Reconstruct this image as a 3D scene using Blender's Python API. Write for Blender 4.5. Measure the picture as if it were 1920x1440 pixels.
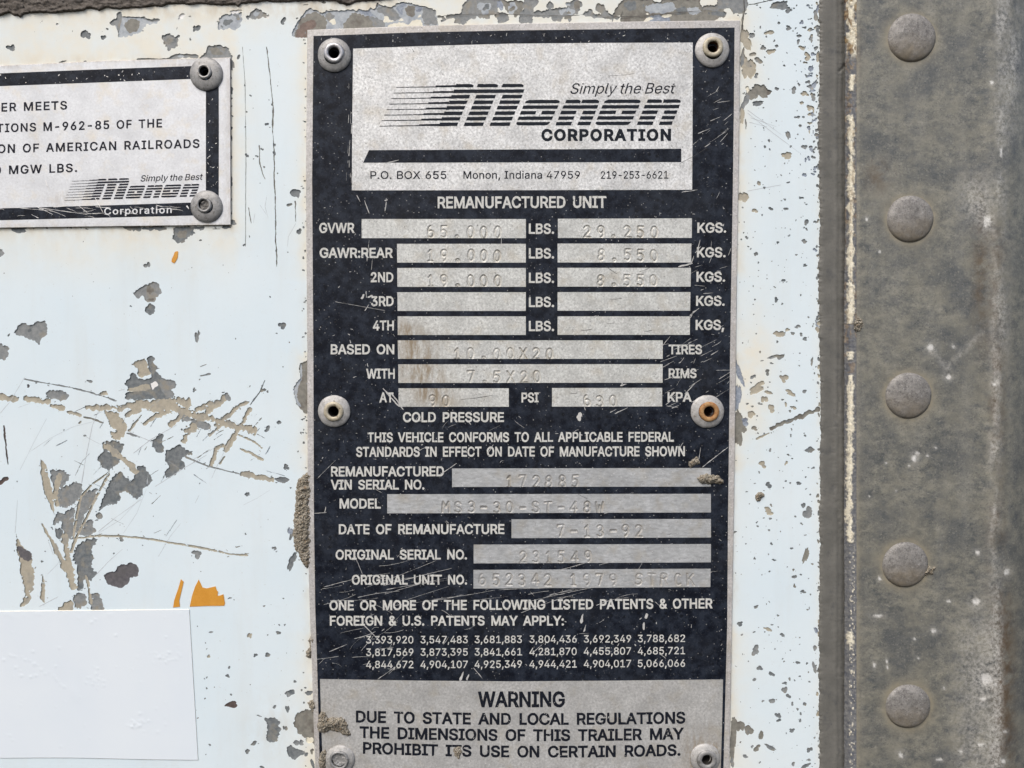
import bpy, math, random
import numpy as np
from mathutils import Vector, Euler
from mathutils.geometry import delaunay_2d_cdt, tessellate_polygon

for o in list(bpy.data.objects):
    bpy.data.objects.remove(o, do_unlink=True)
scene = bpy.context.scene
R = math.radians
random.seed(7)
rng = np.random.default_rng(7)

# ------------------------------------------------------------------ camera
# The trailer wall is the plane y = 0 facing -y; 1 photo pixel is about 0.2 mm on it.
PXM = 0.0002
FOC = 1400.0
TILT = R(3.0)
DIST = FOC * PXM
Z0 = 1.30
cam = bpy.data.cameras.new("camera")
cam_o = bpy.data.objects.new("camera", cam)
scene.collection.objects.link(cam_o)
CAM = np.array([0.0, -DIST * math.cos(TILT), Z0 + DIST * math.sin(TILT)])
cam_o.location = CAM
cam_o.rotation_euler = (R(90) - TILT, 0, 0)
cam.sensor_width = 36.0
cam.lens = 36.0 * FOC / 1920.0
cam.clip_start = 0.005
cam.clip_end = 200.0
scene.camera = cam_o

# ------------------------------------------------------------------ world, sun, exposure
SUN_EL, SUN_AZ = R(52), R(-28)          # azimuth measured from the wall's normal, minus = left
w = bpy.data.worlds.new("World")
scene.world = w
w.use_nodes = True
wn = w.node_tree
bg = wn.nodes["Background"]
sky = wn.nodes.new("ShaderNodeTexSky")
sky.sky_type = 'NISHITA'
sky.sun_disc = False
sky.sun_elevation = SUN_EL
sky.sun_rotation = R(180) - SUN_AZ
sky.air_density = 1.0
sky.dust_density = 4.0
sky.ozone_density = 1.0
wn.links.new(sky.outputs[0], bg.inputs[0])
bg.inputs[1].default_value = 0.12
sun = bpy.data.lights.new("sun", 'SUN')
sun.energy = 1.4
sun.angle = R(32)
sun.color = (1.0, 0.965, 0.92)
sun_o = bpy.data.objects.new("sun", sun)
scene.collection.objects.link(sun_o)
sd = Vector((math.sin(SUN_AZ) * math.cos(SUN_EL), -math.cos(SUN_AZ) * math.cos(SUN_EL), math.sin(SUN_EL)))
sun_o.rotation_euler = sd.to_track_quat('Z', 'Y').to_euler()
sun_o.location = (-1.5, -3.0, 4.0)
scene.view_settings.view_transform = 'Standard'
scene.view_settings.look = 'None'
scene.view_settings.gamma = 1.0
scene.view_settings.exposure = 0.52


# ------------------------------------------------------------------ helpers: space
def W(px, py, h=0.0):
    """points of the wall (h = height above it, in 0.2 mm steps) seen at photo pixel px, py -> (N,3) metres"""
    px = np.asarray(px, float); py = np.asarray(py, float)
    px, py, h = np.broadcast_arrays(px, py, np.asarray(h, float))
    a = (px - 960.0) / FOC
    b = (720.0 - py) / FOC
    dx = a
    dy = math.cos(TILT) + b * math.sin(TILT)
    dz = -math.sin(TILT) + b * math.cos(TILT)
    t = (-h * PXM - CAM[1]) / dy
    return np.stack([CAM[0] + t * dx, -h * PXM, CAM[2] + t * dz], -1)


def hsh(ix, iy, seed):
    n = (ix.astype(np.int64) * 374761393 + iy.astype(np.int64) * 668265263 + seed * 974634777) & 0x7fffffff
    n = ((n ^ (n >> 13)) * 1274126177) & 0x7fffffff
    return ((n ^ (n >> 16)) & 0xffff) / 65535.0


def vn(x, y, seed=0):
    x = np.asarray(x, float); y = np.asarray(y, float)
    ix = np.floor(x); iy = np.floor(y)
    fx = x - ix; fy = y - iy
    fx = fx * fx * (3 - 2 * fx); fy = fy * fy * (3 - 2 * fy)
    a = hsh(ix, iy, seed); b = hsh(ix + 1, iy, seed); c = hsh(ix, iy + 1, seed); d = hsh(ix + 1, iy + 1, seed)
    return (a + (b - a) * fx) * (1 - fy) + (c + (d - c) * fx) * fy


def fbm(x, y, seed=0, oct=4):
    s = 0.0; a = 0.5; t = 0.0
    for i in range(oct):
        s = s + a * vn(np.asarray(x) * 2 ** i, np.asarray(y) * 2 ** i, seed + 17 * i); t += a; a *= 0.55
    return s / t


def sst(a, b, x):
    t = np.clip((x - a) / (b - a), 0, 1)
    return t * t * (3 - 2 * t)


def seg_dist(px, py, poly, closed=True):
    d = np.full(np.shape(px), 1e9)
    n = len(poly)
    for i in range(n if closed else n - 1):
        x0, y0 = poly[i]; x1, y1 = poly[(i + 1) % n]
        vx, vy = x1 - x0, y1 - y0
        L = vx * vx + vy * vy + 1e-9
        t = np.clip(((px - x0) * vx + (py - y0) * vy) / L, 0, 1)
        d = np.minimum(d, np.hypot(px - x0 - t * vx, py - y0 - t * vy))
    return d


def inside(px, py, poly):
    """nonzero winding test"""
    px = np.asarray(px, float); py = np.asarray(py, float)
    wnd = np.zeros(px.shape, int)
    n = len(poly)
    for i in range(n):
        x0, y0 = poly[i]; x1, y1 = poly[(i + 1) % n]
        cr = (x1 - x0) * (py - y0) - (px - x0) * (y1 - y0)
        wnd += ((y0 <= py) & (y1 > py) & (cr > 0)).astype(int)
        wnd -= ((y0 > py) & (y1 <= py) & (cr < 0)).astype(int)
    return wnd != 0


def densify(poly, step, closed=True):
    out = []
    n = len(poly)
    for i in range(n if closed else n - 1):
        a = np.array(poly[i], float); b = np.array(poly[(i + 1) % n], float)
        k = max(1, int(np.hypot(*(b - a)) / step))
        for j in range(k):
            out.append(a + (b - a) * j / k)
    if not closed:
        out.append(np.array(poly[-1], float))
    return np.array(out)


def rough(poly, amp, step=2.2, scale=5.0, seed=0, smooth=1):
    """torn outline: densified, softened, then pushed about along its normal"""
    p = densify(poly, step)
    for _ in range(smooth):
        p = 0.5 * p + 0.25 * np.roll(p, 1, 0) + 0.25 * np.roll(p, -1, 0)
    t = np.roll(p, -1, 0) - np.roll(p, 1, 0)
    L = np.hypot(t[:, 0], t[:, 1]) + 1e-6
    nx, ny = t[:, 1] / L, -t[:, 0] / L
    k = fbm(p[:, 0] / scale, p[:, 1] / scale, seed, 3) - 0.5
    sl = np.cumsum(np.hypot(*(np.roll(p, -1, 0) - p).T))
    per = 7.0 + 5.0 * vn(sl / 23.0, sl * 0 + seed, seed + 3)
    k = k * 1.5 + 0.55 * (np.abs(np.sin(np.pi * sl / per + 2.5 * vn(sl / 9.0, sl * 0, seed))) - 0.62)
    return p + np.stack([nx * k, ny * k], -1) * amp * 2


def blob(cx, cy, rx, ry, seed=0, rot=0.0, amp=0.35):
    """a chip: several scallops run together; amp 0 gives a plain ellipse"""
    r = max(rx, ry)
    n = int(min(72, max(7, 2 * math.pi * r / 1.3)))
    a = np.linspace(0, 2 * math.pi, n, endpoint=False)
    ux, uy = np.cos(a), np.sin(a)
    if amp <= 0:
        k = np.ones(n)
    else:
        q = np.random.default_rng(seed * 13 + 5)
        k = np.full(n, 0.26)
        for _ in range(3 if r < 4 else (5 if r < 9 else 7)):
            rho = q.uniform(.26, .62); t = q.uniform(0, 2 * math.pi); c = rho * q.uniform(.6, 1.35)
            bx = ux * c * math.cos(t) + uy * c * math.sin(t)
            ds = rho * rho - c * c + bx * bx
            k = np.maximum(k, np.where(ds > 0, bx + np.sqrt(np.maximum(ds, 0)), 0))
        k = k * (1 + .5 * (fbm(ux * r / 4 + seed * 3.7, uy * r / 4, seed, 3) - .5)) * 1.0 / max(.8, np.percentile(k, 62))
    x = ux * rx * k; y = uy * ry * k
    c, s = math.cos(rot), math.sin(rot)
    return np.stack([cx + x * c - y * s, cy + x * s + y * c], -1)


def stroke(pts, w0, w1=None, amp=0.35, seed=0, step=2.5):
    """a ragged scrape along a line, w0..w1 wide"""
    p = densify(pts, step, False)
    n = len(p)
    w1 = w0 if w1 is None else w1
    t = np.gradient(p, axis=0)
    L = np.hypot(t[:, 0], t[:, 1]) + 1e-6
    nx, ny = t[:, 1] / L, -t[:, 0] / L
    wd = np.linspace(w0, w1, n) * 0.5
    wd = wd * np.minimum(1, 0.6 + np.minimum(np.arange(n), np.arange(n)[::-1]) * 0.4)
    sl = np.arange(n) * step

    def side(o):
        per = 5.0 + 13.0 * vn(sl / 13.0 + o, sl * 0 + seed, seed + 3)
        z = fbm(p[:, 0] / 6.0 + o, p[:, 1] / 6.0, seed, 3) - 0.5
        return np.maximum(.12, 1 + amp * (5.2 * z + 1.1 * (np.abs(np.sin(np.pi * sl / per + o + 3 * vn(sl / 11.0, sl * 0, seed + 8))) - .6) + 2.6 * (vn(sl / 17.0, sl * 0 + o, seed + 21) - .5)))
    ka = side(0.0); kb = side(40.0)
    A = p + np.stack([nx * wd * ka, ny * wd * ka], -1)
    B = p - np.stack([nx * wd * kb, ny * wd * kb], -1)
    return np.concatenate([A, B[::-1]])


# ------------------------------------------------------------------ helpers: objects
COL = scene.collection


def thing(name, label, cat, at, group=None):
    o = bpy.data.objects.new(name, None)
    o.empty_display_size = 0.01
    COL.objects.link(o)
    o.location = at
    o['label'] = label; o['category'] = cat
    if group: o['group'] = group
    return o


def tag(o, label, cat, group=None):
    o['label'] = label; o['category'] = cat
    if group: o['group'] = group
    return o


def obj(name, verts, faces, mat, parent=None, mats=None, midx=None, smooth=False, attrs=None, origin=None, label=None, kind=None):
    """ONE mesh object; verts in world metres, stored about its parent's (or its own) origin"""
    verts = np.asarray(verts, float).reshape(-1, 3)
    root = parent
    off = np.zeros(3)
    while root is not None:
        off = off + np.array(root.location); root = root.parent
    if origin is not None:
        off = np.asarray(origin, float)
    me = bpy.data.meshes.new(name)
    me.from_pydata((verts - off).tolist(), [], [list(map(int, f)) for f in faces])
    for m in (mats or [mat]):
        me.materials.append(m)
    if midx is not None:
        me.polygons.foreach_set("material_index", np.asarray(midx, np.int32))
    if smooth:
        me.polygons.foreach_set("use_smooth", [True] * len(me.polygons))
    for k, v in (attrs or {}).items():
        a = me.attributes.new(k, 'FLOAT', 'POINT')
        a.data.foreach_set("value", np.asarray(v, np.float32))
    me.update()
    o = bpy.data.objects.new(name, me)
    COL.objects.link(o)
    if parent is not None:
        o.parent = parent
    elif origin is not None:
        o.location = origin
    if label: o['label'] = label
    if kind: o['kind'] = kind
    return o


def grid_faces(nx, ny, keep=None):
    i = np.arange(nx - 1); j = np.arange(ny - 1)
    I, J = np.meshgrid(i, j)
    a = (J * nx + I).ravel()
    f = np.stack([a, a + nx, a + nx + 1, a + 1], -1)      # faces towards the camera
    if keep is not None:
        k = keep.ravel()
        f = f[k[f].all(1)]
    return f


def compact(v, f, attrs=None):
    used = np.unique(np.asarray(f).ravel())
    mp = -np.ones(len(v), int); mp[used] = np.arange(len(used))
    return v[used], mp[np.asarray(f)], {k: np.asarray(a)[used] for k, a in (attrs or {}).items()}


def cdt(loops, pts=()):
    """constrained triangulation of the closed loops plus loose points -> verts, tris"""
    V = []; E = []
    for lp in loops:
        b = len(V); n = len(lp)
        V += [Vector((float(x), float(y))) for x, y in lp]
        E += [(b + i, b + (i + 1) % n) for i in range(n)]
    V += [Vector((float(x), float(y))) for x, y in pts]
    r = delaunay_2d_cdt(V, E, [], 0, 1e-4)
    v = np.array([(p[0], p[1]) for p in r[0]])
    t = np.array([f for f in r[2] if len(f) == 3], int)
    a, b, c = v[t[:, 0]], v[t[:, 1]], v[t[:, 2]]
    cr = (b[:, 0] - a[:, 0]) * (c[:, 1] - a[:, 1]) - (b[:, 1] - a[:, 1]) * (c[:, 0] - a[:, 0])
    t[cr > 0] = t[cr > 0][:, ::-1]      # photo y runs down: keep normals towards the camera
    return v, t


def rim_edges(t, keep, same):
    """edges between kept triangles and triangles where same is False (or nothing)"""
    from collections import defaultdict
    ed = {}
    for i in np.nonzero(keep)[0]:
        a, b, c = t[i]
        for e in ((a, b), (b, c), (c, a)):
            ed[e] = i
    return [e for e in ed if (e[1], e[0]) not in ed]


def sheet(name, outer, holes, h, thick, mat, parent, bevel=0.0, pts=(), attrs=None, label=None, hole_walls=True):
    """flat sheet with real holes and edges, its top at height h"""
    v, t = cdt([outer] + list(holes), pts)
    c = v[t].mean(1)
    k = inside(c[:, 0], c[:, 1], outer)
    for hl in holes:
        k &= ~inside(c[:, 0], c[:, 1], hl)
    t = t[k]
    e = rim_edges(t, np.ones(len(t), bool), None)
    n = len(v)
    top = W(v[:, 0], v[:, 1], h)
    low = W(v[:, 0], v[:, 1], h - thick)
    if bevel:
        d = seg_dist(v[:, 0], v[:, 1], outer)
        rimv = d < 0.05
        cx, cy = np.mean(outer, 0)
    f = [tuple(x) for x in t] + [(b, a, a + n, b + n) for a, b in e]
    vv = np.concatenate([top, low])
    at = {kk: np.concatenate([fn(v[:, 0], v[:, 1])] * 2) for kk, fn in (attrs or {}).items()}
    used = np.unique(np.concatenate([np.ravel(x) for x in f]))
    mp = -np.ones(2 * n, int); mp[used] = np.arange(len(used))
    f = [tuple(mp[list(x)]) for x in f]
    return obj(name, vv[used], f, mat, parent, attrs={k2: a[used] for k2, a in at.items()}, label=label)


def prints(name, polys, h, mat, parent, label=None, kind=None):
    """flat print: a list of polygons (each a list of loops, outer first) lying at height h"""
    V = []; F = []
    for loops in polys:
        b = len(V)
        flat = [p for lp in loops for p in lp]
        tris = tessellate_polygon([[Vector((float(x), float(y), 0)) for x, y in lp] for lp in loops])
        for a, bb, c in tris:
            pa, pb, pc = flat[a], flat[bb], flat[c]
            cr = (pb[0] - pa[0]) * (pc[1] - pa[1]) - (pb[1] - pa[1]) * (pc[0] - pa[0])
            F.append((b + a, b + bb, b + c) if cr < 0 else (b + c, b + bb, b + a))
        V += flat
    V = np.array(V, float)
    return obj(name, W(V[:, 0], V[:, 1], h), F, mat, parent, label=label, kind=kind)


# ------------------------------------------------------------------ helpers: materials
class MatB:
    def __init__(s, name):
        s.m = bpy.data.materials.new(name); s.m.use_nodes = True
        s.t = s.m.node_tree; s.b = s.t.nodes["Principled BSDF"]
        tc = s.t.nodes.new("ShaderNodeTexCoord")
        vm = s.t.nodes.new("ShaderNodeVectorMath"); vm.operation = 'SCALE'
        vm.inputs['Scale'].default_value = 1.0 / PXM
        s.t.links.new(tc.outputs['Object'], vm.inputs[0])
        s.P = vm.outputs[0]

    def lk(s, a, sock):
        if hasattr(a, 'node'): s.t.links.new(a, sock)
        else:
            try: sock.default_value = a
            except Exception: sock.default_value = (*a, 1.0)

    def noise(s, px, det=3.0, rgh=0.55, w=0.0, stretch=None, dist=0.0):
        n = s.t.nodes.new("ShaderNodeTexNoise"); n.noise_dimensions = '4D'
        n.inputs['Scale'].default_value = 1.0 / px
        n.inputs['Detail'].default_value = det; n.inputs['Roughness'].default_value = rgh
        n.inputs['W'].default_value = w; n.inputs['Distortion'].default_value = dist
        v = s.P
        if stretch:
            mp = s.t.nodes.new("ShaderNodeMapping")
            mp.inputs['Scale'].default_value = stretch[:3]
            mp.inputs['Rotation'].default_value = (0, stretch[3] if len(stretch) > 3 else 0, 0)
            mp.vector_type = 'POINT'
            s.t.links.new(s.P, mp.inputs[0]); v = mp.outputs[0]
        s.t.links.new(v, n.inputs['Vector'])
        return n.outputs['Fac']

    def voro(s, px, rnd=1.0):
        n = s.t.nodes.new("ShaderNodeTexVoronoi"); n.inputs['Scale'].default_value = 1.0 / px
        n.inputs['Randomness'].default_value = rnd
        s.t.links.new(s.P, n.inputs['Vector'])
        return n.outputs['Distance'], n.outputs['Color']

    def attr(s, name):
        n = s.t.nodes.new("ShaderNodeAttribute"); n.attribute_name = name
        return n.outputs['Fac']

    def mp(s, a, lo, hi, o0=0.0, o1=1.0):
        n = s.t.nodes.new("ShaderNodeMapRange"); n.clamp = True
        s.lk(a, n.inputs[0])
        for i, x in enumerate((lo, hi, o0, o1)): n.inputs[1 + i].default_value = x
        return n.outputs[0]

    def math(s, op, a, b):
        n = s.t.nodes.new("ShaderNodeMath"); n.operation = op
        s.lk(a, n.inputs[0]); s.lk(b, n.inputs[1])
        return n.outputs[0]

    def mix(s, f, a, b):
        n = s.t.nodes.new("ShaderNodeMix"); n.data_type = 'RGBA'
        s.lk(f, n.inputs[0])
        for x, i in ((a, 6), (b, 7)):
            if hasattr(x, 'node'): s.t.links.new(x, n.inputs[i])
            else: n.inputs[i].default_value = (*x, 1.0)
        return n.outputs[2]

    def out(s, col, rough=0.6, spec=0.4, metal=0.0, bump=None, bstr=0.3, bdist=1.0):
        for x, k in ((col, 'Base Color'), (rough, 'Roughness'), (spec, 'Specular IOR Level'), (metal, 'Metallic')):
            if hasattr(x, 'node'): s.t.links.new(x, s.b.inputs[k])
            else: s.b.inputs[k].default_value = (*x, 1.0) if isinstance(x, tuple) else x
        if bump is not None:
            n = s.t.nodes.new("ShaderNodeBump")
            n.inputs['Strength'].default_value = bstr
            n.inputs['Distance'].default_value = bdist * PXM
            s.t.links.new(bump, n.inputs['Height'])
            s.t.links.new(n.outputs[0], s.b.inputs['Normal'])
        return s.m


def m_paint():
    b = MatB("white_trailer_paint")
    n = b.noise(160, 3, 0.5)
    c = b.mix(b.mp(n, 0.3, 0.7), (0.69, 0.795, 0.845), (0.735, 0.82, 0.85))
    cr = b.math('MULTIPLY', b.attr("cream"), b.mp(b.noise(34, 4, 0.6, 2.0), 0.25, 0.62, 0.35, 1.0))
    c = b.mix(cr, c, (0.775, 0.755, 0.655))
    dt = b.math('MULTIPLY', b.attr("dirt"), b.mp(b.noise(22, 5, 0.65, 4.0, (1, 1, 0.5)), 0.38, 0.7))
    c = b.mix(dt, c, (0.50, 0.40, 0.25))
    c = b.mix(b.mp(b.noise(60, 5, 0.65, 14.0, (1, 1, 0.12)), 0.52, 0.78, 0, 0.22), c, (0.60, 0.60, 0.55))
    c = b.mix(b.mp(b.noise(13, 5, 0.7, 17.0), 0.56, 0.80, 0, 0.20), c, (0.62, 0.63, 0.60))
    sp = b.math('MULTIPLY', b.mp(b.noise(5, 2, 0.5, 8.0), 0.70, 0.76), 0.35)
    c = b.mix(sp, c, (0.45, 0.44, 0.40))
    return b.out(c, b.mp(n, 0.3, 0.7, 0.38, 0.5), 0.35, 0, b.noise(30, 5, 0.6, 1.0), 0.12, 2.5)


def m_chip(name, c0, c1, c2, px=7.0):
    b = MatB(name)
    c = b.mix(b.mp(b.noise(px, 4, 0.6), 0.36, 0.62), c0, c1)
    c = b.mix(b.mp(b.noise(px * 3.5, 3, 0.6, 3.0), 0.52, 0.66), c, c2)
    g = b.noise(2.2, 2, 0.6, 6.0)
    c = b.mix(b.mp(g, 0.55, 0.75, 0, 0.5), c, tuple(0.6 * x for x in c0))
    return b.out(c, 0.6, 0.35, 0, g, 0.25, 0.5)


def m_silver(name, lo, hi, tint=(1, 1, 1), grain=1.0, brushed=False):
    b = MatB(name)
    g = b.noise(4.2, 4, 0.7, 1.0, (0.35, 1, 1) if brushed else None)
    c = b.mix(b.mp(g, 0.32, 0.66), tuple(lo * t for t in tint), tuple(hi * t for t in tint))
    big = b.noise(46, 4, 0.6, 5.0)
    c = b.mix(b.mp(big, 0.42, 0.72, 0, 0.55), c, tuple(0.8 * lo * t for t in tint))
    c = b.mix(b.mp(b.noise(30, 3, 0.6, 9.0), 0.52, 0.72, 0, 0.42), c, (lo * 1.05, lo * 0.92, lo * 0.68))
    c = b.mix(b.mp(b.noise(3.0, 2, 0.6, 12.0), 0.62, 0.72, 0, 0.8 * grain), c, (0.13, 0.125, 0.115))
    c = b.mix(b.mp(b.noise(2.9, 1, 0.5, 15.0), 0.66, 0.74, 0, 0.7 * grain), c, (0.82, 0.81, 0.80))
    st = b.math('MULTIPLY', b.attr("stain"), b.mp(b.noise(7, 5, 0.7, 7.0, (1, 1, 0.25, 0.5)), 0.36, 0.62))
    c = b.mix(st, c, (0.29, 0.235, 0.165))
    gr = b.math('MULTIPLY', b.attr("groove"), b.mp(b.noise(12, 3, 0.6, 3.0), 0.3, 0.7, 0.25, 0.95))
    c = b.mix(gr, c, (0.30, 0.245, 0.16))
    return b.out(c, 0.5, 0.4, 0.15, g, 0.25, 0.5)


def m_ink(name="black_plate_ink", wear=1.0):
    b = MatB(name)
    n = b.noise(20, 5, 0.68, 1.0)
    c = b.mix(b.mp(n, 0.42, 0.60), (0.0045, 0.0065, 0.0125), (0.021, 0.027, 0.040))
    n2 = b.noise(6, 3, 0.6, 2.0)
    c = b.mix(b.mp(n2, 0.58, 0.66, 0, 0.75), c, (0.005, 0.006, 0.010))
    d, rc = b.voro(13)
    sep = b.t.nodes.new("ShaderNodeSeparateColor"); b.t.links.new(rc, sep.inputs[0])
    dk = b.math('MULTIPLY', b.mp(d, 0.20, 0.30, 1, 0), b.mp(sep.outputs[0], 0.55, 0.6))
    c = b.mix(b.math('MULTIPLY', dk, 0.8), c, (0.004, 0.005, 0.008))
    d2, rc2 = b.voro(7.5)
    sep2 = b.t.nodes.new("ShaderNodeSeparateColor"); b.t.links.new(rc2, sep2.inputs[0])
    wh = b.math('MULTIPLY', b.mp(d2, 0.09, 0.16, 1, 0), b.mp(sep2.outputs[1], 0.42, 0.44))
    wh = b.math('MULTIPLY', wh, b.mp(b.noise(70, 3, 0.6, 9.0), 0.34, 0.56))
    c = b.mix(b.math('MULTIPLY', wh, 0.85 * wear), c, (0.42, 0.42, 0.41))
    c = b.mix(b.mp(b.noise(2.6, 3, 0.6, 31.0), 0.60, 0.74, 0, 0.35), c, (0.16, 0.165, 0.165))
    c = b.mix(b.mp(b.noise(85, 4, 0.6, 33.0), 0.46, 0.72, 0, 0.22), c, (0.045, 0.049, 0.055))
    fl = b.mp(b.noise(4.2, 3, 0.6, 21.0), 0.685, 0.72, 0, 0.8 * wear)
    c = b.mix(fl, c, (0.36, 0.36, 0.35))
    return b.out(c, 0.55, 0.16, 0, n2, 0.35, 0.9)


def m_letter(name, col, worn, lo=0.64, hi=0.70, px=4.5):
    b = MatB(name)
    g = b.noise(3.0, 2, 0.5, 4.0)
    c = b.mix(b.mp(g, 0.35, 0.65), tuple(x * 0.84 for x in col), tuple(x * 1.1 for x in col))
    c = b.mix(b.mp(b.noise(px, 3, 0.6, 11.0), lo, hi), c, worn)
    return b.out(c, 0.55, 0.16, 0)


def m_simple(name, c0, c1, px, rough=0.6, metal=0.0, bump=0.3, bd=1.0, c2=None, spec=0.4, grain=2.0):
    b = MatB(name)
    n = b.noise(px, 5, 0.65)
    c = b.mix(b.mp(n, 0.34, 0.66), c0, c1)
    if c2: c = b.mix(b.mp(b.noise(px * 0.6, 4, 0.65, 7.0), 0.56, 0.68), c, c2)
    g = b.noise(grain, 3, 0.6, 4.0)
    c = b.mix(b.mp(g, 0.56, 0.72, 0, 0.35), c, tuple(0.45 * x for x in c0))
    return b.out(c, rough, spec, metal, g, bump, bd)


def m_rail():
    b = MatB("weathered_galvanised_steel")
    n = b.noise(26, 6, 0.7, 0.0, (1, 1, 1.5))
    c = b.mix(b.mp(n, 0.36, 0.66), (0.100, 0.108, 0.108), (0.285, 0.274, 0.222))
    c = b.mix(b.mp(b.noise(9, 5, 0.7, 3.0, (0.6, 1, 1)), 0.50, 0.72, 0, 0.8), c, (0.34, 0.325, 0.27))
    c = b.mix(b.mp(b.noise(34, 5, 0.65, 23.0, (1, 1, 0.10)), 0.50, 0.74, 0, 0.5), c, (0.30, 0.295, 0.265))
    c = b.mix(b.mp(b.noise(90, 3, 0.6, 6.0), 0.46, 0.64, 0, 0.62), c, (0.088, 0.098, 0.106))
    c = b.mix(b.mp(b.noise(2.9, 5, 0.78, 9.0), 0.51, 0.66, 0, 0.7), c, (0.055, 0.058, 0.058))
    c = b.mix(b.mp(b.noise(3.6, 4, 0.7, 19.0), 0.54, 0.70, 0, 0.6), c, (0.36, 0.345, 0.30))
    c = b.mix(b.mp(b.noise(52, 5, 0.65, 41.0), 0.50, 0.66, 0, 0.55), c, (0.255, 0.243, 0.195))
    c = b.mix(b.math('MULTIPLY', b.attr("halo"), b.mp(b.noise(14, 4, 0.6, 2.0), 0.25, 0.6, 0.35, 0.95)), c, (0.30, 0.27, 0.20))
    c = b.mix(b.math('MULTIPLY', b.attr("brown"), b.mp(b.noise(18, 5, 0.65, 5.0), 0.35, 0.6)), c, (0.115, 0.082, 0.052))
    sp = b.math('MULTIPLY', b.attr("white"), b.mp(b.noise(6.5, 6, 0.78, 8.0), 0.40, 0.62))
    c = b.mix(sp, c, (0.62, 0.60, 0.55))
    c = b.mix(b.math("MULTIPLY", b.attr("splash"), b.mp(b.noise(3.0, 3, 0.6, 28.0), 0.3, 0.55, 0.35, 1.0)), c, (0.76, 0.75, 0.71))
    return b.out(c, 0.52, 0.45, 0.15, b.noise(3.5, 5, 0.65, 1.0), 0.3, 0.9)


def m_edge():
    b = MatB("flaking_cream_edge_paint")
    st = b.mix(b.mp(b.noise(6, 4, 0.65, 2.0), 0.36, 0.62), (0.105, 0.112, 0.128), (0.21, 0.21, 0.205))
    cr = b.mix(b.mp(b.noise(8, 4, 0.65, 5.0), 0.40, 0.66), (0.78, 0.74, 0.60), (0.66, 0.60, 0.46))
    rs = b.mix(b.mp(b.noise(9, 4, 0.65, 9.0), 0.40, 0.62), (0.40, 0.30, 0.17), (0.14, 0.085, 0.055))
    cr = b.mix(b.mp(b.noise(3.2, 4, 0.7, 15.0), 0.54, 0.66, 0, 0.75), cr, (0.26, 0.24, 0.20))
    c = b.mix(b.attr("cream"), st, cr)
    c = b.mix(b.attr("rust"), c, rs)
    return b.out(c, 0.7, 0.25, 0, b.noise(2.5, 4, 0.6, 3.0), 0.5, 1.0)


def m_dome():
    b = MatB("weathered_rivet_steel")
    n = b.noise(14, 5, 0.7)
    c = b.mix(b.mp(n, 0.36, 0.64), (0.175, 0.168, 0.156), (0.30, 0.288, 0.268))
    c = b.mix(b.mp(b.noise(8.5, 5, 0.75, 24.0), 0.54, 0.66, 0, 0.75), c, (0.105, 0.10, 0.098))
    c = b.mix(b.mp(b.noise(2.8, 3, 0.6, 4.0), 0.52, 0.68, 0, 0.8), c, (0.085, 0.08, 0.078))
    c = b.mix(b.mp(b.noise(2.4, 3, 0.6, 14.0), 0.58, 0.72, 0, 0.7), c, (0.48, 0.46, 0.45))
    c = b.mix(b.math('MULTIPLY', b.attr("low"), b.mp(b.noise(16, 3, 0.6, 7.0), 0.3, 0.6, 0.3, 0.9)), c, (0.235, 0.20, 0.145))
    return b.out(c, 0.6, 0.35, 0.15, b.noise(4.0, 5, 0.7, 2.0), 0.55, 1.2)


def m_mud():
    b = MatB("dried_mud")
    c = b.mix(b.mp(b.noise(3.0, 4, 0.7), 0.32, 0.66), (0.085, 0.070, 0.050), (0.36, 0.325, 0.26))
    c = b.mix(b.mp(b.noise(2.0, 2, 0.6, 5.0), 0.56, 0.68, 0, 0.8), c, (0.52, 0.49, 0.43))
    c = b.mix(b.mp(b.noise(9, 3, 0.6, 8.0), 0.58, 0.68, 0, 0.7), c, (0.20, 0.12, 0.055))
    return b.out(c, 0.9, 0.15, 0, b.noise(2.4, 4, 0.7, 1.0), 0.8, 1.5)


def m_vinyl():
    b = MatB("white_vinyl")
    c = b.mix(b.mp(b.noise(120, 3, 0.5), 0.35, 0.65), (0.735, 0.80, 0.85), (0.76, 0.82, 0.86))
    return b.out(c, 0.5, 0.3)


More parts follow.
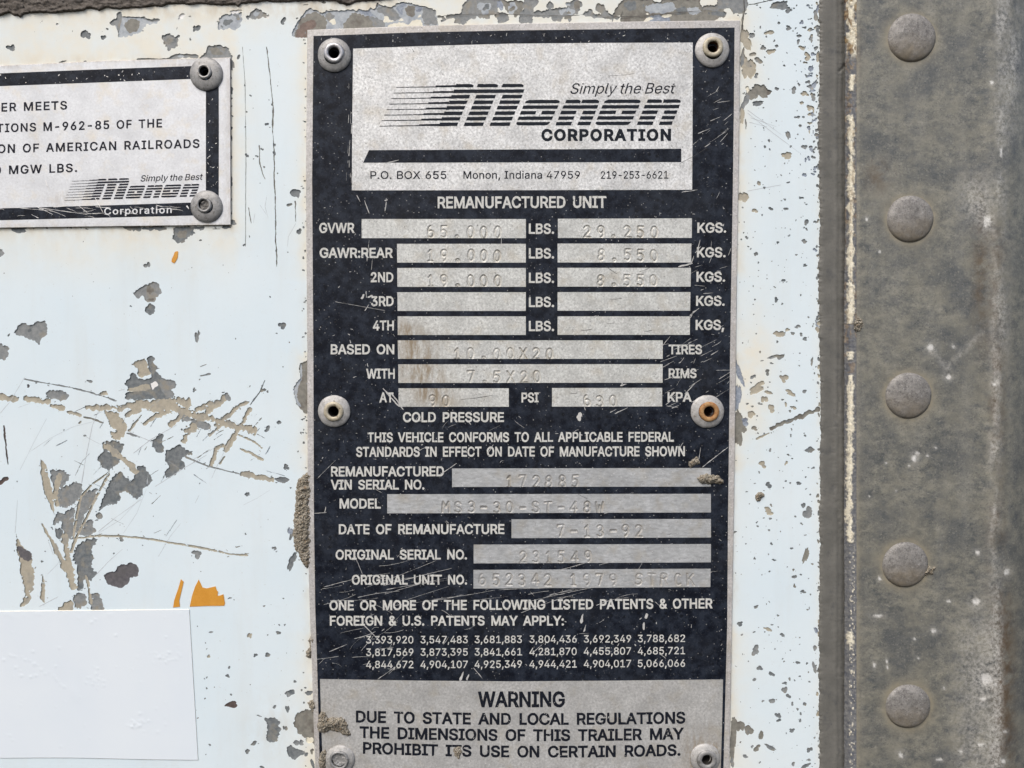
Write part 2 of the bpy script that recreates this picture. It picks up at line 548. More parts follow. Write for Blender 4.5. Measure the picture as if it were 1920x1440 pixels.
M = dict(
    paint=m_paint(),
    gray=m_chip("grey_primer", (0.20, 0.215, 0.22), (0.28, 0.29, 0.285), (0.285, 0.265, 0.22)),
    tan=m_chip("tan_primer", (0.385, 0.35, 0.275), (0.45, 0.41, 0.325), (0.32, 0.305, 0.265)),
    dark=m_chip("bare_dark_metal", (0.125, 0.143, 0.152), (0.21, 0.225, 0.228), (0.26, 0.245, 0.205)),
    plum=m_chip("stained_dark_metal", (0.10, 0.095, 0.105), (0.145, 0.138, 0.142), (0.115, 0.11, 0.112)),
    light=m_chip("pale_grey_primer", (0.36, 0.40, 0.43), (0.47, 0.50, 0.52), (0.28, 0.31, 0.35)),
    blue=m_chip("blue_grey_primer", (0.22, 0.255, 0.31), (0.36, 0.40, 0.46), (0.14, 0.155, 0.20), 5),
    stone=m_chip("brown_grey_metal", (0.19, 0.185, 0.16), (0.26, 0.25, 0.215), (0.145, 0.13, 0.11)),
    rust=m_chip("rusty_metal", (0.155, 0.115, 0.095), (0.235, 0.17, 0.14), (0.11, 0.085, 0.08)),
    brown=m_chip("dark_brown_mark", (0.07, 0.05, 0.045), (0.13, 0.10, 0.09), (0.09, 0.07, 0.06)),
    flake=m_chip("bright_paint_flake", (0.80, 0.79, 0.76), (0.88, 0.87, 0.85), (0.7, 0.68, 0.64)),
    cream=m_chip("cream_paint_island", (0.76, 0.72, 0.58), (0.82, 0.79, 0.68), (0.70, 0.65, 0.50), 12),
    crease=m_simple("dark_crease", (0.05, 0.048, 0.045), (0.10, 0.095, 0.085), 6),
    scuff=m_simple("grey_scratch", (0.42, 0.45, 0.47), (0.55, 0.58, 0.60), 6),
    silver_hi=m_silver("speckled_aluminium", 0.44, 0.92, (0.99, 1.0, 0.985)),
    silver=m_silver("aged_aluminium_field", 0.42, 0.78, (0.985, 1.0, 0.955)),
    silver_lo=m_silver("brushed_aluminium_field", 0.35, 0.58, (0.97, 1.0, 1.01), 0.6, True),
    silver_warn=m_silver("dull_aluminium", 0.35, 0.60, (1.0, 1.0, 0.97), 0.5),
    silver_edge=m_silver("aluminium_plate_edge", 0.42, 0.68, (1.0, 0.975, 0.945)),
    silver_white=m_silver("pale_aluminium", 0.66, 0.80, (0.975, 1.0, 1.02), 0.25),
    ink=m_ink(),
    ink_thin=m_letter("black_lettering_ink", (0.011, 0.013, 0.020), (0.40, 0.40, 0.385), 0.64, 0.69, 4.8),
    ink_logo=m_letter("black_logo_ink", (0.010, 0.014, 0.021), (0.42, 0.42, 0.41), 0.71, 0.74, 4.5),
    ink_notice=m_letter("notice_lettering_ink", (0.014, 0.015, 0.024), (0.60, 0.61, 0.61), 0.69, 0.73, 4.5),
    ink_notice_bar=m_ink("notice_black_ink", 0.5),
    let_white=m_letter("bare_metal_lettering", (0.60, 0.60, 0.565), (0.05, 0.055, 0.065), 0.645, 0.70, 4.6),
    let_notice=m_letter("white_notice_lettering", (0.72, 0.73, 0.74), (0.2, 0.2, 0.22), 0.72, 0.76, 4.0),
    scr=m_simple("bright_scratch", (0.40, 0.40, 0.39), (0.60, 0.60, 0.58), 5),
    silver_dot=m_simple('bare_silver_spot', (0.5, 0.49, 0.46), (0.62, 0.61, 0.58), 4),
    plug=m_simple('dirt_plug', (0.10, 0.095, 0.088), (0.20, 0.19, 0.175), 4, 0.8, 0, 0.5, 1.0, (0.03, 0.028, 0.026)),
    rivet=m_simple("grey_pop_rivet", (0.22, 0.22, 0.215), (0.37, 0.365, 0.355), 9, 0.48, 0.25, 0.6, 0.9, (0.16, 0.15, 0.135), 0.4),
    rivet_pale=m_simple("pale_pop_rivet", (0.34, 0.335, 0.32), (0.52, 0.51, 0.49), 8, 0.5, 0.2, 0.6, 0.9, (0.24, 0.22, 0.185), 0.4),
    collar=m_simple("shiny_rivet_collar", (0.30, 0.30, 0.31), (0.48, 0.48, 0.49), 6, 0.32, 0.5, 0.3, 0.5, (0.19, 0.17, 0.15), 0.5),
    collar_dirty=m_simple("dirty_rivet_collar", (0.40, 0.35, 0.25), (0.50, 0.46, 0.36), 7, 0.5, 0.2, 0.4, 0.6, (0.20, 0.16, 0.10)),
    collar_rust=m_simple("rusty_rivet_collar", (0.30, 0.13, 0.045), (0.46, 0.30, 0.14), 9, 0.8, 0.0, 0.5, 0.8, (0.18, 0.065, 0.025)),
    bore=m_simple("dark_rivet_bore", (0.012, 0.011, 0.010), (0.03, 0.026, 0.022), 5, 0.8),
    bore_rust=m_simple("rusty_rivet_bore", (0.05, 0.022, 0.010), (0.10, 0.045, 0.02), 5, 0.9),
    rail=m_rail(), edge=m_edge(), dome=m_dome(), mud=m_mud(),
    sealant=m_simple("grey_brown_sealant", (0.118, 0.116, 0.104), (0.165, 0.160, 0.143), 40, 0.62, 0, 0.25, 0.8, (0.105, 0.105, 0.10), 0.35, 2.6),
    topdirt=m_simple("dark_caked_dirt", (0.085, 0.073, 0.062), (0.19, 0.17, 0.15), 10, 0.9, 0, 0.7, 1.5, (0.035, 0.029, 0.025), 0.2),
    label=m_vinyl(),
    label_edge=m_simple("yellowed_vinyl_edge", (0.70, 0.66, 0.55), (0.78, 0.76, 0.68), 20, 0.6),
    orange=m_simple("orange_tape", (0.62, 0.28, 0.035), (0.68, 0.325, 0.05), 20, 0.5, 0, 0.1, 0.5),
)

# ------------------------------------------------------------------ lettering outlines (cap height = 100)
GLY = {}
_G = """& 88 39,-1 30,0 22,2 15,7 11,12 8,19 7,26 7,32 9,37 17,46 28,55 42,66 47,69 50,74 51,80 51,84 48,87 44,90 40,91 33,89 29,85 27,78 29,71 33,64 40,56 86,0 72,0 34,46 24,58 17,68 15,73 15,78 16,85 18,90 22,95 26,98 32,100 39,101 46,100 52,98 57,95 61,90 63,85 64,79 62,71 57,64 50,58 30,43 22,34 20,30 19,26 20,21 21,17 24,14 28,11 33,10 38,9 44,10 49,12 59,19 63,24 66,30 68,37 69,44 80,44 80,35 78,28 73,18 68,12 65,9 60,5 53,1 46,-1
, 37 7,-23 13,14 27,14 17,-23
- 89 66,48 66,37 22,37 22,48
. 37 19,-1 15,0 12,2 10,5 10,8 10,12 12,14 15,16 19,17 22,16 25,14 27,12 28,8 27,5 25,2 22,0
0 89 45,-1 34,0 26,5 19,12 14,22 10,35 9,50 10,65 14,78 19,88 26,95 34,100 45,101 55,100 63,95 70,88 76,78 79,65 80,50 79,35 76,22 70,12 64,5 55,0/45,10 51,11 57,14 62,20 65,28 67,38 68,50 67,62 65,72 62,80 57,86 51,89 45,90 38,89 32,86 28,80 24,72 22,62 21,50 22,38 24,28 28,20 32,14 38,11
1 89 15,0 15,11 77,11 77,0/54,100 54,0 42,0 42,88 41,88 17,70 17,84 39,100
2 89 13,0 13,9 46,45 55,56 61,64 63,73 62,78 60,82 58,86 54,88 44,90 39,90 34,88 30,85 27,81 26,77 25,71 13,71 14,80 17,87 22,93 28,98 36,100 44,101 53,100 60,98 66,93 71,88 74,81 75,73 73,62 66,51 52,35 30,12 30,11 77,11 77,0
3 89 43,-1 34,-1 26,2 19,6 14,11 10,18 9,26 21,26 23,21 25,17 28,14 32,12 43,10 54,12 58,15 62,18 64,23 65,28 64,34 62,39 59,43 54,46 48,48 40,49 31,49 31,59 57,88 57,89 14,89 14,100 73,100 73,91 42,55 42,57 52,57 61,54 68,50 73,44 76,37 77,28 76,20 73,13 68,7 61,2 52,0
4 89 8,21 8,31 49,100 61,100 21,33 21,32 81,32 81,21/55,0 55,24 55,29 55,62 67,62 67,0
5 89 43,-1 35,0 28,2 21,6 16,12 13,18 12,26 24,26 25,21 27,17 34,12 43,10 49,11 54,13 59,16 62,21 64,26 64,32 64,38 62,43 58,48 54,52 49,54 43,54 33,53 25,48 13,50 19,100 72,100 72,89 30,89 26,59 27,59 35,64 45,66 52,65 58,63 63,60 68,56 72,51 74,45 76,39 77,32 76,23 73,15 67,8 61,3 53,0
6 89 44,-1 36,0 28,3 22,8 17,15 14,23 12,32 13,39 16,47 27,67 50,100 63,100 30,51 29,51 32,57 38,60 46,62 55,61 62,58 68,53 73,47 75,40 76,31 75,22 72,14 67,8 61,3 53,0/44,10 50,10 55,12 59,16 62,20 64,25 64,31 64,37 62,42 59,46 55,49 50,51 44,52 39,51 34,49 30,46 27,42 25,37 25,31 25,25 27,20 30,16 34,12 39,10
7 89 19,0 64,88 64,89 12,89 12,100 77,100 77,88 32,0
8 89 44,-1 35,0 27,2 20,7 15,12 11,19 10,27 11,33 13,38 16,43 20,47 25,50 30,52 30,52 23,55 18,61 15,67 14,75 15,82 18,88 22,94 29,98 36,100 44,101 53,100 60,98 66,94 71,88 74,82 75,75 74,67 71,61 66,55 59,52 59,52 64,50 69,47 73,43 76,38 78,33 79,27 78,19 74,12 69,7 62,2 54,0/44,10 51,10 56,12 60,14 63,18 66,22 66,27 65,32 63,37 60,41 56,44 50,46 44,46 39,46 33,44 29,41 26,37 23,32 23,27 23,22 25,18 29,14 33,12 38,10/44,57 54,59 58,62 60,65 62,69 63,74 62,79 60,83 58,86 54,88 44,90 35,88 31,86 28,83 27,79 26,74 27,69 28,65 31,62 35,59
9 89 44,101 53,100 61,97 67,92 72,85 75,77 76,68 76,61 73,53 62,33 39,0 26,0 59,49 60,49 57,43 50,40 43,38 34,39 27,42 21,47 16,53 13,60 12,69 14,78 17,86 22,92 28,97 36,100/44,90 39,90 34,88 30,84 27,80 25,75 25,69 25,63 27,58 30,54 34,51 39,49 44,48 50,49 55,51 59,54 62,58 64,63 64,69 64,75 62,80 59,84 55,88 50,90
: 37 19,-1 15,0 12,2 10,5 10,8 10,12 12,14 15,16 19,17 22,16 25,14 27,12 28,8 27,5 25,2 22,0/19,53 15,54 12,56 10,59 10,62 10,66 12,69 15,70 19,71 22,70 25,69 27,66 28,62 27,59 25,56 22,54
A 94 3,0 40,100 54,100 91,0 78,0 56,59 52,73 46,94 48,94 42,73 37,59 17,0/22,28 22,39 73,39 73,28
B 90 12,0 12,100 47,100 57,99 65,96 71,92 75,87 77,81 78,73 78,68 76,63 70,56 62,52 62,52 67,51 71,48 76,45 79,40 81,34 82,27 81,20 79,13 74,8 68,4 59,1 48,0/24,11 48,11 58,12 65,16 69,21 70,27 69,32 67,36 64,40 60,43 55,45 49,45 24,45/24,56 47,56 57,58 61,61 64,64 65,68 66,73 65,79 61,84 56,88 47,89 24,89
C 100 53,-1 40,0 30,5 21,12 14,23 9,35 8,50 9,65 14,77 21,87 30,95 40,100 53,101 67,99 73,96 79,93 84,88 88,82 91,76 93,68 80,68 77,78 70,84 62,88 53,90 44,88 36,85 30,79 25,72 21,62 20,50 21,38 25,28 30,21 36,15 44,12 53,10 62,12 70,16 77,22 80,32 93,32 91,24 88,18 84,12 79,7 73,4 67,1 60,-1
D 99 43,0 19,0 19,11 42,11 53,12 62,16 70,22 74,29 77,39 78,50 77,61 75,71 70,79 63,84 54,88 43,89 18,89 18,100 44,100 58,99 69,94 78,87 85,77 89,65 91,50 89,36 85,23 78,13 69,6 57,2/24,100 24,0 12,0 12,100
E 82 12,0 12,100 73,100 73,89 24,89 24,56 70,56 70,45 24,45 24,11 74,11 74,0
F 81 12,0 12,100 73,100 73,89 24,89 24,55 68,55 68,43 24,43 24,0
G 102 53,-1 40,0 29,5 20,13 14,23 9,35 8,50 9,65 14,77 20,87 29,95 40,100 52,101 60,101 67,99 73,96 79,92 84,87 88,82 91,76 93,69 80,69 76,77 70,84 62,88 52,90 44,88 36,85 30,79 25,72 21,62 20,50 21,38 25,28 30,21 36,15 44,12 53,10 61,11 68,14 74,18 78,24 81,31 82,40 85,39 56,39 56,50 94,50 94,39 93,28 89,18 82,10 74,4 64,0
H 102 12,0 12,100 24,100 24,57 77,57 77,100 90,100 90,0 77,0 77,46 24,46 24,0
I 59 6,0 6,11 23,11 23,89 6,89 6,100 53,100 53,89 36,89 36,11 53,11 53,0
K 92 21,29 21,42 27,51 34,60 42,68 71,100 88,100 45,54 45,54/12,0 12,100 24,100 24,66 24,44 24,38 24,0/73,0 37,51 45,61 88,0
L 77 12,0 12,100 24,100 24,11 71,11 71,0
M 123 12,0 12,100 30,100 54,37 56,31 59,24 61,16 63,10 60,10 62,16 65,24 67,31 69,37 94,100 112,100 112,0 99,0 99,57 99,64 99,72 99,81 100,90 101,90 98,80 95,71 92,63 90,57 67,0 56,0 33,57 31,63 28,71 25,80 22,90 23,90 24,82 24,73 24,65 24,57 24,0
N 103 12,0 12,100 27,100 67,36 71,30 76,21 81,11 80,11 79,21 78,31 78,38 78,100 91,100 91,0 76,0 40,57 35,65 29,75 21,89 23,89 24,75 24,64 25,57 25,0
O 105 52,-1 40,0 30,5 21,12 14,23 9,35 8,50 9,65 14,77 21,87 30,95 40,100 52,101 65,100 75,95 84,87 91,77 95,65 97,50 95,35 91,23 84,12 75,5 65,0/52,10 61,12 69,15 75,21 80,28 83,38 85,50 83,62 80,72 75,79 69,85 61,88 52,90 44,88 36,85 30,79 25,72 21,62 20,50 21,38 25,28 30,21 36,15 44,12
P 87 12,0 12,100 46,100 57,99 65,96 72,91 77,84 79,77 80,68 79,60 77,52 72,46 65,41 57,38 46,37 21,37 21,48 46,48 53,48 58,50 63,54 65,58 67,63 68,68 67,74 65,79 63,83 58,86 53,88 46,89 24,89 24,0
Q 105 48,31 61,31 73,17 75,13 92,-9 79,-9 68,5 65,9/52,-1 40,0 30,5 21,12 14,23 9,35 8,50 9,65 14,77 21,87 30,95 40,100 52,101 65,100 75,95 84,87 91,77 95,65 97,50 95,35 91,23 84,12 75,5 65,0/52,10 61,12 69,15 75,21 80,28 83,38 85,50 83,62 80,72 75,79 69,85 61,88 52,90 44,88 36,85 30,79 25,72 21,62 20,50 21,38 25,28 30,21 36,15 44,12
R 88 12,0 12,100 46,100 57,99 65,96 72,91 77,85 80,78 80,69 80,61 77,53 72,47 65,43 57,40 46,39 19,39 19,50 46,50 53,51 59,52 63,55 66,59 67,64 68,69 67,75 66,80 63,83 58,86 53,88 46,89 24,89 24,0/69,0 45,45 60,45 84,0
S 88 44,-2 34,-1 25,2 18,6 13,12 9,19 8,27 21,27 22,22 24,17 28,14 33,12 44,10 50,10 56,12 61,14 65,18 67,22 68,27 67,32 65,35 58,40 48,44 36,47 25,51 17,57 12,64 10,73 11,81 15,88 20,94 27,98 35,100 45,101 54,100 62,98 69,94 74,88 77,82 79,74 66,74 64,81 59,86 53,89 44,90 38,90 33,88 29,86 25,82 23,78 23,74 23,69 26,66 33,61 42,58 52,55 61,52 71,47 78,39 80,34 80,27 79,19 76,12 71,7 64,2 55,-1
T 88 6,89 6,100 82,100 82,89 50,89 50,0 38,0 38,89
U 102 51,-2 40,0 30,3 22,9 17,16 13,24 12,34 12,100 24,100 24,35 25,28 28,22 32,17 37,13 43,11 51,10 59,11 65,13 70,17 74,22 76,28 77,35 77,100 90,100 90,34 89,24 85,16 79,9 71,3 62,0
V 94 40,0 3,100 17,100 38,41 42,27 49,6 46,6 52,27 57,41 78,100 91,100 55,0
W 135 30,0 3,100 16,100 32,39 34,29 37,18 39,8 37,8 39,18 42,29 44,39 60,100 75,100 91,39 93,29 96,18 98,8 96,8 98,18 100,29 103,39 119,100 132,100 104,0 90,0 72,63 69,77 66,93 69,93 66,78 62,63 45,0
X 93 4,0 43,56 43,46 6,100 20,100 35,79 40,71 44,65 48,57 46,57 50,65 53,71 59,79 73,100 88,100 51,47 51,56 90,0 75,0 57,25 53,32 49,38 45,45 48,45 44,39 41,33 36,25 18,0
Y 93 40,0 40,41 3,100 18,100 38,68 44,57 49,45 44,45 49,58 55,68 75,100 89,100 53,41 53,0
a 77 31,-2 25,-1 19,1 13,4 9,9 7,14 6,21 7,27 8,32 11,35 15,38 25,41 35,43 46,45 52,46 54,48 54,50 54,50 52,58 47,63 38,65 29,63 23,59 20,54 8,57 11,63 15,68 20,71 26,74 38,76 47,75 56,71 60,68 63,63 65,57 66,49 66,0 54,0 54,10 54,10 50,5 42,0/33,9 40,10 45,12 49,15 52,18 54,23 54,27 54,37 51,36 45,35 39,34 34,33 26,31 20,27 19,24 18,21 20,14 26,10
b 83 45,-2 39,-1 34,1 27,6 23,12 22,12 22,0 10,0 10,100 22,100 22,63 23,63 27,68 34,73 39,75 45,76 54,74 62,71 68,65 73,58 76,48 77,37 76,26 73,17 68,9 62,3 54,0/43,9 50,10 55,13 59,17 62,23 64,30 64,37 64,45 62,51 59,57 55,61 50,64 43,65 37,64 32,61 28,57 25,52 23,45 22,37 23,29 25,23 28,17 32,13 37,10
c 78 41,-2 31,0 23,3 16,9 11,17 8,26 7,37 8,48 11,57 16,65 23,71 31,74 41,76 51,74 60,70 67,63 71,54 60,51 57,57 53,61 48,64 41,65 34,64 29,61 24,56 21,51 20,44 19,37 20,30 21,23 24,17 29,13 34,10 41,9 48,10 53,13 57,17 60,23 71,20 67,11 60,4 51,0
d 83 38,-2 30,0 22,3 16,9 11,17 8,26 7,37 8,48 11,58 16,65 22,71 30,74 38,76 45,75 50,73 56,68 60,63 61,63 61,100 73,100 73,0 61,0 61,12 60,12 56,6 50,1 45,-1/40,9 46,10 52,13 56,17 59,23 61,29 61,37 61,45 59,52 56,57 52,61 47,64 40,65 34,64 28,61 24,57 21,51 20,45 19,37 20,30 21,23 24,17 29,13 34,10
e 79 42,-2 32,0 23,3 16,9 11,17 8,26 7,37 8,48 11,57 16,65 23,71 31,74 40,76 52,74 58,71 63,67 67,62 70,55 72,48 73,38 73,33 15,33 15,43 66,43 61,40 60,47 59,53 56,58 52,62 47,64 40,65 34,64 29,62 25,58 21,53 19,47 19,41 19,35 20,27 22,21 25,16 30,12 35,10 42,9 50,10 56,14 60,21 72,18 69,12 66,8 61,4 56,1 49,-1
h 81 22,45 22,0 10,0 10,100 22,100 22,57 20,57 24,65 30,71 37,74 45,76 52,75 58,72 63,69 67,63 69,56 70,47 70,0 58,0 58,46 57,54 54,60 48,63 41,65 36,64 32,62 28,60 25,56 23,51
i 33 10,0 10,75 22,75 22,0/16,87 13,88 11,89 9,92 8,95 9,98 11,101 13,102 16,103 20,102 22,101 24,98 25,95 24,92 22,89 20,88
l 37 27,0 20,1 15,4 11,9 10,17 10,100 22,100 22,19 24,12 26,11 29,10 32,10 33,11 36,1 32,0
m 120 10,0 10,75 22,75 22,58 21,58 23,64 26,68 34,74 43,76 51,75 56,71 61,65 63,58 61,58 63,63 66,67 75,74 86,76 92,75 98,73 103,70 106,65 109,58 109,50 109,0 97,0 97,50 96,57 93,61 88,64 82,65 78,64 74,63 68,57 66,49 66,0 54,0 54,51 53,57 50,61 45,64 39,65 31,63 27,60 25,57 23,52 22,47 22,0
n 81 22,45 22,0 10,0 10,75 22,75 22,57 20,57 24,65 30,71 37,74 45,76 52,75 58,72 63,69 67,63 69,56 70,47 70,0 58,0 58,46 57,54 54,60 48,63 41,65 36,64 32,62 28,60 25,56 23,51
o 82 41,-2 31,0 23,3 16,9 11,17 8,26 7,37 8,48 11,57 16,65 23,71 31,74 41,76 50,74 59,71 66,65 71,57 74,48 75,37 74,26 71,17 66,9 59,3 50,0/41,9 48,10 53,13 57,17 60,23 62,30 63,37 62,44 60,51 57,56 53,61 48,64 41,65 34,64 29,61 24,56 21,51 20,44 19,37 20,30 21,23 24,17 29,13 34,10
p 83 10,-28 10,75 22,75 22,63 23,63 27,68 34,73 39,75 45,76 54,74 62,71 68,65 73,58 76,48 77,37 76,26 73,17 68,9 62,3 54,0 45,-2 39,-1 34,1 27,6 23,12 22,12 22,-28/43,9 50,10 55,13 59,17 62,23 64,30 64,37 64,45 62,51 59,57 55,61 50,64 43,65 37,64 32,61 28,57 25,52 23,45 22,37 23,29 25,23 28,17 32,13 37,10
q 83 73,-28 61,-28 61,12 60,12 56,6 50,1 45,-1 38,-2 30,0 22,3 16,9 11,17 8,26 7,37 8,48 11,58 16,65 22,71 30,74 38,76 45,75 50,73 56,68 60,63 61,63 61,75 73,75/40,9 46,10 52,13 56,17 59,23 61,29 61,37 61,45 59,52 56,57 52,61 47,64 40,65 34,64 28,61 24,57 21,51 20,45 19,37 20,30 21,23 24,17 29,13 34,10
r 51 10,0 10,75 22,75 22,63 23,63 26,68 30,72 36,75 42,76 45,76 48,75 48,63 45,64 41,64 36,63 31,62 28,59 25,56 23,51 22,47 22,0
s 72 36,-2 28,-1 22,1 17,4 12,7 9,12 7,19 18,21 21,16 24,12 29,10 36,9 43,10 48,12 52,16 53,20 52,24 50,27 46,29 42,30 29,33 20,37 14,41 10,47 9,54 10,60 13,65 17,70 23,73 29,75 37,76 44,75 50,73 55,70 59,67 64,57 53,54 51,58 48,62 43,65 37,65 31,65 26,62 22,59 21,54 22,51 24,48 34,44 45,41 54,38 60,34 64,28 65,21 64,15 61,9 57,5 51,1 44,-1
t 45 40,75 40,64 1,64 1,75/13,93 25,93 25,19 25,15 27,12 29,10 33,10 36,10 40,11 42,0 38,-1 33,-1 25,0 18,4 14,10 13,18
y 77 9,-27 12,-17 14,-17 20,-17 26,-15 30,-7 32,0 3,75 17,75 32,30 37,17 40,4 36,4 40,17 44,30 60,75 73,75 40,-11 35,-21 27,-27 18,-29 13,-28"""
for _l in _G.strip("\n").split("\n"):
    _c, _a, _o = _l[0], *_l[2:].split(" ", 1)
    GLY[_c] = (float(_a), [np.array([[float(q) for q in p.split(",")] for p in lp.split(" ")]) for lp in _o.split("/")])


def fat(loops, k):
    """outline pushed outwards by k units (holes shrink)"""
    if abs(k) < 1e-6: return loops
    area = [0.5 * np.sum(l[:, 0] * np.roll(l[:, 1], -1) - np.roll(l[:, 0], -1) * l[:, 1]) for l in loops]
    big = area[int(np.argmax(np.abs(area)))]
    out = []
    for l in loops:
        a = l - np.roll(l, 1, 0); b = np.roll(l, -1, 0) - l
        na = np.stack([a[:, 1], -a[:, 0]], -1) / (np.hypot(a[:, 0], a[:, 1])[:, None] + 1e-6)
        nb = np.stack([b[:, 1], -b[:, 0]], -1) / (np.hypot(b[:, 0], b[:, 1])[:, None] + 1e-6)
        m = na + nb
        m = m / np.maximum(0.5, (m * na).sum(1))[:, None]
        out.append(l + m * k * np.sign(big))
    return out


def text_polys(s, x0, y0, x1, y1, cap, sag=0.0, bold=0.0, slant=0.0, space=66, track=0, jit=0.9, seed=1, fx=None):
    """one line of print: baseline from (x0,y0) to (x1,y1) in photo pixels"""
    pos = 0.0; items = []
    for ch in s:
        if ch == ' ': pos += space; continue
        adv, loops = GLY[ch]
        items.append((pos, fat(loops, bold)))
        pos += adv + track
    lo = min(p + l[0][:, 0].min() for p, l in items); hi = max(p + max(q[:, 0].max() for q in l) for p, l in items)
    groups = []
    r = np.random.default_rng(seed + len(s) * 7)
    for p, loops in items:
        conv = []
        for l in loops:
            l = l + r.normal(0, jit, l.shape)
            u = (l[:, 0] + p - lo + slant * l[:, 1]) / (hi - lo)
            x = x0 + (x1 - x0) * u
            y = y0 + (y1 - y0) * u + sag * 4 * u * (1 - u) - l[:, 1] / 100.0 * cap
            conv.append(np.stack([x, y], -1))
        groups.append(conv)
    return groups


def winding(px, py, loops):
    wnd = np.zeros(px.shape, int)
    for poly in loops:
        n = len(poly)
        for i in range(n):
            x0, y0 = poly[i]; x1, y1 = poly[(i + 1) % n]
            cr = (x1 - x0) * (py - y0) - (px - x0) * (y1 - y0)
            wnd += ((y0 <= py) & (y1 > py) & (cr > 0)).astype(int)
            wnd -= ((y0 > py) & (y1 <= py) & (cr < 0)).astype(int)
    return wnd


def glyph_mesh(name, groups, h, mat, parent, label=None):
    V = []; F = []; b = 0
    for loops in groups:
        v, t = cdt(loops)
        c = v[t].mean(1)
        t = t[winding(c[:, 0], c[:, 1], loops) != 0]
        V.append(v); F += (t + b).tolist(); b += len(v)
    V = np.concatenate(V)
    return obj(name, W(V[:, 0], V[:, 1], h), F, mat, parent, label=label)


def zp(ox, oy, s, txt):
    return [(ox + float(a) / s, oy + float(b) / s) for a, b in (p.split(",") for p in txt.split())]


# ================================================================== THE TRAILER WALL
PLATE = [(577, 57), (768, 50), (960, 45.5), (1180, 41.5), (1387, 39), (1385, 250), (1381, 500), (1377.5, 790), (1375, 970), (1372.5, 1110), (1366.5, 1440), (1364, 1560),
         (597, 1560), (592, 1440), (586, 1260), (580.5, 1110), (578, 970), (577, 660), (574.5, 340), (576, 180)]
NOTICE = [(-330, 151), (0, 124), (200, 115), (431, 109), (431.5, 260), (432, 421), (200, 424), (0, 426.5), (-330, 428)]
LABEL = [(-330, 1150), (0, 1148.5), (140, 1147.5), (354.5, 1143), (362, 1280), (371, 1425), (260, 1420), (150, 1416.5), (0, 1417.5), (-330, 1420)]
PRIV = [(627, 104, 30.5), (1335, 95, 31), (627, 771, 30), (1326, 771.5, 31), (638, 1423, 27.5), (1322, 1421, 28.5)]
NRIV = [(387.5, 139.5, 30), (388, 387.5, 29.5)]

CH = []       # (kind, outline) in painting order: later ones lie on top


def poly(kind, ox, oy, s, txt, amp=2.2, seed=0):
    CH.append((kind, rough(zp(ox, oy, s, txt), amp, 2.2, 6.0, seed + len(CH))))


def st(kind, ox, oy, s, txt, w0, w1=None, amp=0.35):
    CH.append((kind, stroke(zp(ox, oy, s, txt), w0 / s, (w0 if w1 is None else w1) / s, amp, len(CH))))


def bl(kind, cx, cy, rx, ry=None, rot=0.0, amp=0.35):
    CH.append((kind, blob(cx, cy, rx, ry or rx, len(CH), rot, amp)))


def bls(ox, oy, s, txt):
    """compact list: kind-letter x y rx [ry [rot-degrees]]"""
    K = dict(d='dark', g='gray', t='tan', b='blue', l='light', s='stone', p='plum', n='brown', f='flake', r='rust', c='cream')
    for e in txt.split(";"):
        q = e.split()
        if not q: continue
        v = [float(a) for a in q[1:]]
        ry = v[3] if len(v) > 3 else v[2]
        bl(K[q[0]], ox + v[0] / s, oy + v[1] / s, max(0.9, v[2] / s), max(0.9, ry / s), math.radians(v[4]) if len(v) > 4 else random.uniform(-.4, .4))


# --- scraped patch left of the data plate (zoom window 0,700 at 3.2x)
B = (0, 700, 3.2)
st('tan', *B, "-20,130 20,135 60,142 112,155", 36); st('tan', *B, "140,150 230,160 305,168", 34); st('tan', *B, "300,190 390,215", 28)
st('tan', *B, "400,230 445,240 490,255", 15); st('stone', *B, "500,262 560,275 622,297", 9, 12)
st('gray', *B, "145,35 290,62 420,85 560,120 700,165", 7, 9)
poly('gray', *B, "275,118 295,103 345,105 400,112 418,132 405,155 370,164 320,158 285,148")
poly('tan', *B, "590,125 615,108 645,112 648,130 615,137")
st('tan', *B, "510,205 650,203 850,188 1000,180 1145,165", 30, 62); st('tan', *B, "900,205 1000,205 1110,235 1250,268 1420,312 1540,355", 50, 40)
st('tan', *B, "1090,415 1150,330 1235,235 1365,130", 40, 34); bl('gray', 1370 / 3.2, 700 + 135 / 3.2, 7.5, 8.5)
st('tan', *B, "855,305 930,255 1060,212", 26); st('tan', *B, "1012,318 1080,268 1170,228", 32); st('tan', *B, "1170,225 1260,185 1340,168", 26)
st('gray', *B, "1090,270 1160,285 1200,310 1265,322", 46, 34)
st('tan', *B, "1260,560 1300,452 1345,425", 22); st('tan', *B, "1315,545 1352,498", 12); st('tan', *B, "1345,470 1400,390 1440,320 1505,205", 24, 28)
st('tan', *B, "1285,315 1360,262 1430,200 1495,172", 24); st('tan', *B, "1250,375 1300,335 1360,290", 20)
poly('tan', *B, "625,225 700,230 755,300 762,335 742,385 700,400 668,385 662,352 705,348 696,338 660,320 640,270")
st('tan', *B, "770,350 812,300 850,250", 14); st('tan', *B, "752,262 790,235 850,222", 26)
poly('dark', *B, "610,420 640,405 700,400 745,425 740,460 715,490 725,520 690,560 650,585 615,560 590,520 600,490 620,470")
poly('dark', *B, "660,640 690,605 730,590 760,625 790,650 810,600 830,560 860,550 880,585 905,610 915,650 890,680 860,690 855,730 825,745 815,760 795,735 760,710 715,715 720,760 690,785 640,790 610,825 585,830 600,790 620,740 640,690")
st('tan', *B, "618,430 700,480 780,540 818,605", 32); bl('gray', 590 / 3.2, 700 + 845 / 3.2, 5.5, 8)
poly('dark', *B, "955,360 975,360 985,385 970,400 985,450 970,487 940,470 910,440 920,405", 1.8)
